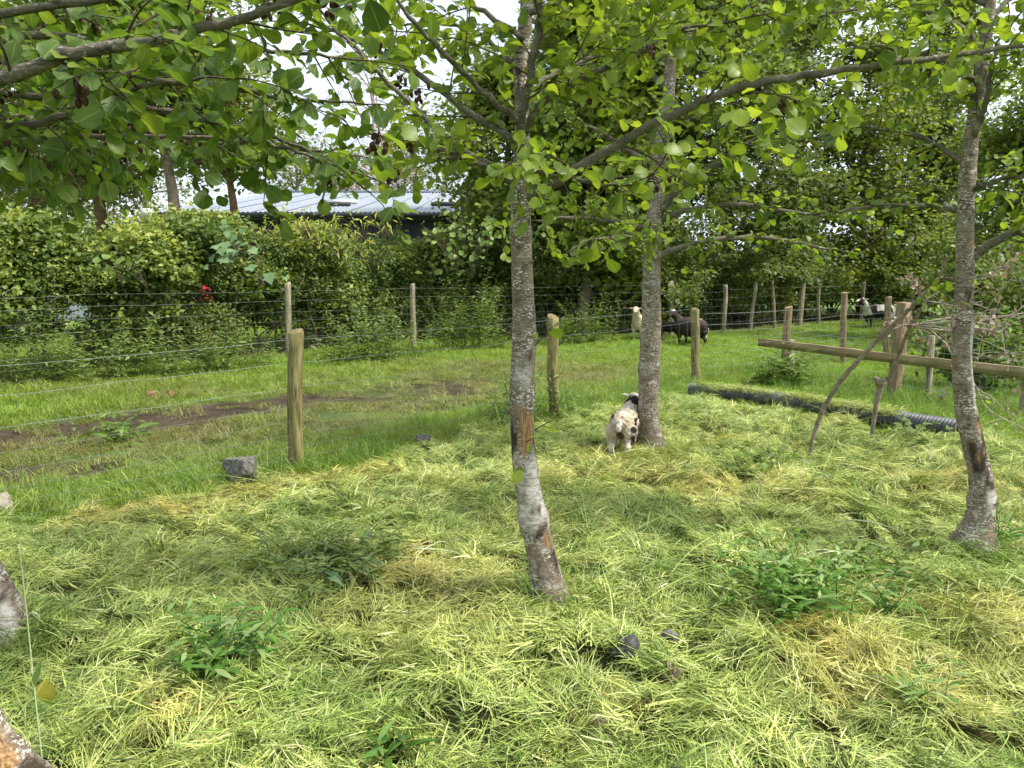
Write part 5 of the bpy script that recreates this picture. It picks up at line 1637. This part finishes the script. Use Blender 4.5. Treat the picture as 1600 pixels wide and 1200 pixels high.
weed('young_thistle', 'bright green thistle standing alone in the clippings near the yellow leaf', 345, 1072, .28, 18, .14, .15, M['dock_leaf'], 903, lean=.6, gap=.03)
weed('nettle_patch', 'low leafy nettles at the foot of the leaning pole', 1180, 745, .22, 36, .7, .08, M['weed_leaf'], 904, kind='kite', lean=.5, gap=.03)
weed('nettle_patch', 'leafy seedlings round the base of the dead sapling', 1420, 690, .26, 12, .3, .11, M['weed_leaf'], 905, kind='alder', lean=.5, gap=.06)
weed('nettle_patch', 'dark weed tuft at the foot of the crooked alder, right of its trunk', 1590, 775, .25, 12, .2, .12, M['weed_leaf'], 906, lean=.4, gap=.04)
weed('alder_suckers', 'green grass and suckers against the flared foot of the crooked alder', 1552, 850, .34, 8, .06, .13, M['dock_leaf'], 907, lean=.15, gap=.06)
weed('corner_weed', 'dark green leafy weed in the clippings by the near edge', 1440, 1120, .18, 8, .15, .12, M['dock_leaf'], 908, lean=.8, gap=.03)
weed('dry_clod', 'torn brown clod of dead roots lying on the clippings', 958, 1150, .07, 14, .05, .06, M['dead_leaf'], 910, lean=1.0, gap=.012)
weed('dry_clod', 'small upright tuft of withered brown stems by the black stone', 1062, 1085, .10, 10, .04, .05, M['dead_leaf'], 911, lean=.3, gap=.02)
weed('dock_seedling', 'low fresh green dock leaves at the near edge of the clippings', 585, 1165, .14, 7, .06, .14, M['dock_leaf'], 912, lean=.9, gap=.05)
# pale cut stalks lying over the dock heap
def stalk(label, pts, r0, group):
    S = spline([at(px, py, gnd(px, py)[1]) + np.array((0, 0, dz)) for px, py, dz in pts], 20)
    V, F = tube(S - S[0], np.linspace(r0, r0 * .5, 20), 5)
    o = link('cut_stalk', np_mesh('cut_stalk', V, F, {'lv': np.zeros(len(V))}, True), M['pale_stem'], None, tuple(S[0]))
    tag(o, label, 'stalk', group)
for i in range(6):
    px, py, a = 600 + rng.normal(0, 55), 888 + rng.normal(0, 22), rng.normal(-.25, .45)
    c, d = math.cos(a), math.sin(a) * .45
    q = rng.uniform(.5, 1.0)
    stalk('pale bent cut stalk lying on the dock heap', [(px - 70 * q * c, py - 70 * q * d, .05), (px - 15, py + rng.normal(0, 5), .10), (px + 45 * q * c, py + 45 * q * d, .09), (px + 90 * q * c, py + 80 * q * d, .05)], rng.uniform(.003, .006), 'pale stalks on the dock heap')
for i in range(6):
    px, py, a = 1330 + rng.normal(0, 55), 892 + rng.normal(0, 22), rng.normal(0, .5)
    c, d = math.cos(a), math.sin(a) * .45
    q = rng.uniform(.5, 1.0)
    stalk('pale cut stalk lying across the cut thistles', [(px - 75 * q * c, py - 70 * q * d, .05), (px - 15, py + rng.normal(0, 5), .09), (px + 45 * q * c, py + 45 * q * d, .08), (px + 90 * q * c, py + 80 * q * d, .05)], rng.uniform(.003, .006), 'pale stalks on the thistles')
def rooted(name, label, cat, pts, r0, mat, leafs=()):
    S = spline(pts, 26)
    root = empty(name, tuple(S[0])); tag(root, label, cat)
    V, F = tube(S - S[0], np.linspace(r0, r0 * .45, 26), 6)
    link('stem', np_mesh('stem', V, F, {'lv': np.zeros(len(V))}, True), mat, root)
    for (b_, d_, n_, s_, m_, k_) in leafs:
        T, F2 = TPL[k_]
        d = unit(np.array(d_, float)); sd = unit(np.cross(d, np.array(n_, float))); nn = np.cross(sd, d)
        V = np.array(b_) - S[0] + s_ * (T[:, :1] * sd + T[:, 1:2] * d + T[:, 2:] * nn)
        link('leaf', np_mesh('leaf', V, F2, {'lv': np.full(len(V), .6)}), m_, root)
q0 = gnd(72, 1110)
rooted('yellowing_seedling', 'single yellowing leaf on a short stalk near the stripped stem', 'plant', [q0, q0 + (0, 0, .06), q0 + (.005, 0, .11)], .003, M['pale_stem'], [(q0 + (.005, 0, .10), (.1, -.1, 1), (0, -1, .3), .09, M['yellow_leaf'], 'alder')])
q1 = gnd(66, 1190)
rooted('grass_stalk', 'tall single grass stalk standing before the pale alder foot', 'plant', [q1, at(52, 1060, q1[1]), at(42, 960, q1[1]), at(30, 850, q1[1])], .0028, M['pale_stem'], [(at(54, 1075, q1[1]), (.25, -.1, .9), (0, -1, .2), .10, M['dock_leaf'], 'lance')])
q2 = gnd(56, 1010)
cu = [q2, q2 + (0, 0, .05)] + [q2 + np.array((.028 * math.cos(t_) * (1 - t_ / 14), 0, .085 + .028 * math.sin(t_) * (1 - t_ / 14))) for t_ in np.linspace(-1.2, 7.5, 12)]
rooted('curled_stem', 'pale stem curled into a ring beside the pale alder foot', 'plant', cu, .006, M['pale_stem'])

# ------------------------------------------------------------------ sheep
def sheep(name, label, pos, yaw, k, coat, head_yaw=0.0, head_lift=0.0, voxel=.016, lift=None, pitch_head=0.0, wool=.012, fat=1.0, seed=0, group=None, neck_up=1.0, tail=.14, drop=0.0):
    """k = size (1 = grown ewe). local x forward, z up"""
    bm = bmesh.new()
    def ell(c, r, rot=None):
        m = Matrix.Translation(Vector(c)) @ (rot or Matrix.Identity(4)) @ Matrix.Diagonal((*r, 1))
        bmesh.ops.create_icosphere(bm, subdivisions=3, radius=1.0, matrix=m)
    def cap(pts):
        pts = np.array(pts, float)
        for a, c in zip(pts[:-1], pts[1:]):
            n = max(2, int(np.linalg.norm(c[:3] - a[:3]) / (min(a[3], c[3]) * .45)))
            for t in np.linspace(0, 1, n):
                q = a + (c - a) * t
                bmesh.ops.create_icosphere(bm, subdivisions=2, radius=q[3], matrix=Matrix.Translation(Vector(q[:3])))
    ell((0, 0, .52), (.40, .195 * fat, .19 * fat))
    ell((.24, 0, .52), (.19, .165 * fat, .20))
    ell((-.27, 0, .54), (.19, .18 * fat, .18))
    hx, hz = .53, .60 + .22 * neck_up
    hy = .10 * math.sin(head_yaw)
    cap([(.30, 0, .58, .145), (.42, hy * .4, .60 + .11 * neck_up, .105), (hx - .02, hy, hz, .085)])
    f = np.array((math.cos(head_yaw) * math.cos(pitch_head), math.sin(head_yaw) * math.cos(pitch_head), math.sin(pitch_head)))
    h0 = np.array((hx, hy, hz + .03))
    cap([(*h0, .083), (*(h0 + f * .09 + (0, 0, -.012)), .068), (*(h0 + f * .19 + (0, 0, -.045)), .046), (*(h0 + f * .225 + (0, 0, -.055)), .036)])
    sd = np.array((-math.sin(head_yaw), math.cos(head_yaw), 0))
    for s in (-1, 1):
        c = h0 - f * .01 + sd * s * .125 + np.array((0, 0, .03))
        rot = Matrix.Rotation(math.atan2(sd[1] * s, sd[0] * s), 4, 'Z') @ Matrix.Rotation(-.05, 4, 'Y')
        ell(c, (.075, .036, .016), rot)
    L = lift or {}
    for nm, x0, s in (('fl', .26, 1), ('fr', .26, -1)):
        dx, dz = L.get(nm, (0, 0))
        cap([(x0, .10 * s, .44, .085), (x0 + .01, .105 * s, .30, .052), (x0 + .005 + dx * .5, .10 * s, .20 + dz * .5, .036), (x0 + dx, .10 * s, .05 + dz, .026), (x0 + .01 + dx, .10 * s, .022 + dz, .031)])
    for nm, x0, s in (('hl', -.30, 1), ('hr', -.30, -1)):
        dx, dz = L.get(nm, (0, 0))
        cap([(x0, .10 * s, .46, .125), (x0 + .05, .12 * s, .34, .085), (x0 - .085 + dx * .5, .115 * s, .215 + dz * .6, .042), (x0 - .06 + dx, .11 * s, .05 + dz, .027), (x0 - .045 + dx, .11 * s, .022 + dz, .031)])
    cap([(-.43, 0, .60, .05), (-.475, 0, .60 - tail * .5, .042), (-.48, 0, .60 - tail, .03)])
    me = bpy.data.meshes.new(name + '_rough')
    bm.to_mesh(me); bm.free()
    tmp = bpy.data.objects.new(name + '_rough', me)
    COL.objects.link(tmp)
    rm = tmp.modifiers.new('remesh', 'REMESH'); rm.mode = 'VOXEL'; rm.voxel_size = voxel
    sm = tmp.modifiers.new('smooth', 'SMOOTH'); sm.iterations = 5; sm.factor = .5
    dg = bpy.context.evaluated_depsgraph_get()
    out = bpy.data.meshes.new_from_object(tmp.evaluated_get(dg))
    bpy.data.objects.remove(tmp)
    n = len(out.vertices)
    V = np.zeros(n * 3, np.float32); out.vertices.foreach_get('co', V); V = V.reshape(-1, 3)
    Nr = np.zeros(n * 3, np.float32); out.vertices.foreach_get('normal', Nr); Nr = Nr.reshape(-1, 3)
    woolly = sstep(.24, .40, V[:, 2]) * sstep(.50, .38, V[:, 0])
    nz = vn(V[:, 0] * 26 + V[:, 2] * 9, V[:, 1] * 26 + V[:, 2] * 21, seed) - .5 + .6 * (vn(V[:, 0] * 60 + V[:, 2] * 17, V[:, 1] * 60 - V[:, 2] * 44, seed) - .5)
    V = V + Nr * (nz * wool * 2.2 * (.15 + woolly))[:, None]
    C = coat(V, h0, f, sd)
    C = np.where((V[:, 2] < .045)[:, None], np.array((.05, .04, .03)), C)
    V[:, 2] -= drop * sstep(.05, .42, V[:, 2])
    h0 = h0 - np.array((0, 0, drop))
    V *= k
    out.vertices.foreach_set('co', V.astype(np.float32).ravel())
    a = out.attributes.new('coat', 'FLOAT_COLOR', 'POINT')
    a.data.foreach_set('color', np.c_[C, np.ones(n)].astype(np.float32).ravel())
    out.polygons.foreach_set('use_smooth', np.ones(len(out.polygons), bool))
    out.materials.clear(); out.materials.append(M['fleece'])
    out.update()
    out.name = name
    o = link(name, out, None, None, (pos[0], pos[1], float(H(pos[0], pos[1])) - .01))
    o.rotation_euler = (0, 0, yaw)
    tag(o, label, 'sheep', group)
    for s in (-1, 1):                              # eyes
        e = (h0 + f * .10 + sd * s * .058 + np.array((0, 0, .018))) * k
        bm = bmesh.new(); bmesh.ops.create_icosphere(bm, subdivisions=2, radius=.012 * k)
        em = bpy.data.meshes.new('eye'); bm.to_mesh(em); bm.free()
        link('eye', em, M['hoof'], o, tuple(e))
    return o
def solid(c, face=None, leg=None, var=.15, seed=0):
    c = np.array(c)
    def fn(V, h0, f, sd):
        q = vn(V[:, 0] * 5, V[:, 1] * 5 + V[:, 2] * 4, seed)
        C = c[None] * (1 + var * (q - .5) * 2)[:, None]
        if face is not None:
            C = lerp(C, np.array(face), sstep(.44, .52, V[:, 0]))
        if leg is not None:
            C = lerp(C, np.array(leg), sstep(.26, .20, V[:, 2]))
        return C
    return fn
def lamb_coat(V, h0, f, sd):
    C = np.tile(np.array((.66, .60, .50)), (len(V), 1))
    q = fbm(V[:, 0] * 7 + 3, V[:, 1] * 7 + V[:, 2] * 6, 3)
    C = lerp(C, np.array((.44, .36, .24)), sstep(.45, .7, q) * .8)
    C = lerp(C, np.array((.42, .34, .24)), sstep(-.30, -.42, V[:, 0]) * sstep(.42, .52, V[:, 2]) * .6)
    def blot(c, r, col=(.045, .035, .032)):
        nonlocal C
        d = np.linalg.norm((V - np.array(c)) / np.array(r), axis=1) + (q - .5) * .8 + (vn(V[:, 0] * 40, V[:, 1] * 40 + V[:, 2] * 37, 5) - .5) * .35
        C = lerp(C, np.array(col), sstep(1.05, .85, d))
    blot((.44, 0, .72), (.09, .16, .14))           # collar of dark wool
    blot((-.33, .13, .68), (.09, .05, .05))
    blot((-.36, -.20, .50), (.06, .06, .06))
    blot((-.38, -.19, .34), (.10, .05, .09))
    blot((-.40, 0, .40), (.12, .06, .11), (.10, .07, .05))
    blot((-.1, -.19, .55), (.08, .05, .1))
    C = lerp(C, np.array((.74, .70, .64)), sstep(-.445, -.47, V[:, 0]) * sstep(.40, .46, V[:, 2]))
    C = lerp(C, np.array((.72, .68, .62)), sstep(h0[0] - .02, h0[0] + .04, V[:, 0]) * sstep(.74, .79, V[:, 2]))
    return C
def piebald(V, h0, f, sd):
    q = fbm(V[:, 0] * 4.2 + 9, V[:, 1] * 4 + V[:, 2] * 5, 8, 3)
    C = lerp(np.tile(np.array((.72, .69, .63)), (len(V), 1)), np.array((.04, .035, .035)), sstep(.50, .54, q))
    C = lerp(C, np.array((.74, .70, .64)), np.maximum(sstep(-.30, -.36, V[:, 0]) * sstep(.35, .45, V[:, 2]), sstep(.36, .40, V[:, 0]) * sstep(.52, .46, V[:, 0])))
    m = np.linalg.norm(np.cross(V - h0, f), axis=1)
    C = lerp(C, np.array((.05, .04, .04)), sstep(h0[0] - .02, h0[0] + .02, V[:, 0]) * sstep(.028, .05, m))
    return C
def black_face(V, h0, f, sd):
    q = vn(V[:, 0] * 6, V[:, 1] * 6 + V[:, 2] * 9, 2)
    C = np.array((.050, .038, .036))[None] * (1 + .5 * (q - .5))[:, None]
    C = lerp(C, np.array((.10, .078, .07)), sstep(.58, .72, V[:, 2]) * sstep(.42, .3, V[:, 0]) * .8)
    C = lerp(C, np.array((.012, .01, .01)), np.maximum(sstep(.46, .52, V[:, 0]), sstep(.28, .2, V[:, 2])))
    d = np.linalg.norm(V - (h0 + f * .02 + np.array((0, 0, .09))), axis=1)
    C = lerp(C, np.array((.75, .73, .7)), sstep(.075, .05, d))
    return C
lp = gnd(975, 708)
lamb_o = sheep('lamb', 'white lamb with dark patches seen from behind, walking past an alder trunk', lp, math.radians(72), .62, lamb_coat, head_yaw=-.35, voxel=.014, lift={'hr': (-.04, .05), 'fl': (.08, .04)}, neck_up=.75, tail=.10, wool=.014, seed=2, fat=.95)
cp = gnd0(1001, 533)
sheep('lamb', 'cream lamb standing with head up beyond the wire fence, facing this way', cp, math.radians(-118), .86, solid((.62, .52, .36), (.66, .56, .42), (.6, .5, .38)), voxel=.02, head_yaw=.25, fat=.75, wool=.007, seed=3)
ep = gnd0(1078, 541)
sheep('ewe', 'large dark brown-black ewe with a white blaze, half hidden by the fence post', ep, math.radians(116), .92, black_face, head_yaw=2.1, voxel=.02, neck_up=.9, fat=1.25, wool=.012, seed=4, drop=.09)
dp = gnd0(1046, 533)
sheep('lamb', 'small black lamb grazing close beside the brown-black ewe', dp, math.radians(165), .62, solid((.022, .016, .015)), voxel=.022, neck_up=-.2, pitch_head=-.6, seed=5)
wp = gnd0(1092, 537)
sheep('lamb', 'pale lamb almost hidden behind the fence post by the black ewe', wp, math.radians(86), .72, solid((.62, .55, .45)), voxel=.022, neck_up=.2, fat=.95, seed=6)
pp = gnd0(1371, 513)
sheep('ewe', 'black and white piebald sheep standing at the far end of the bright field', pp, math.radians(188), 1.0, piebald, voxel=.022, head_yaw=.35, neck_up=.9, seed=7, fat=1.0, drop=.05)
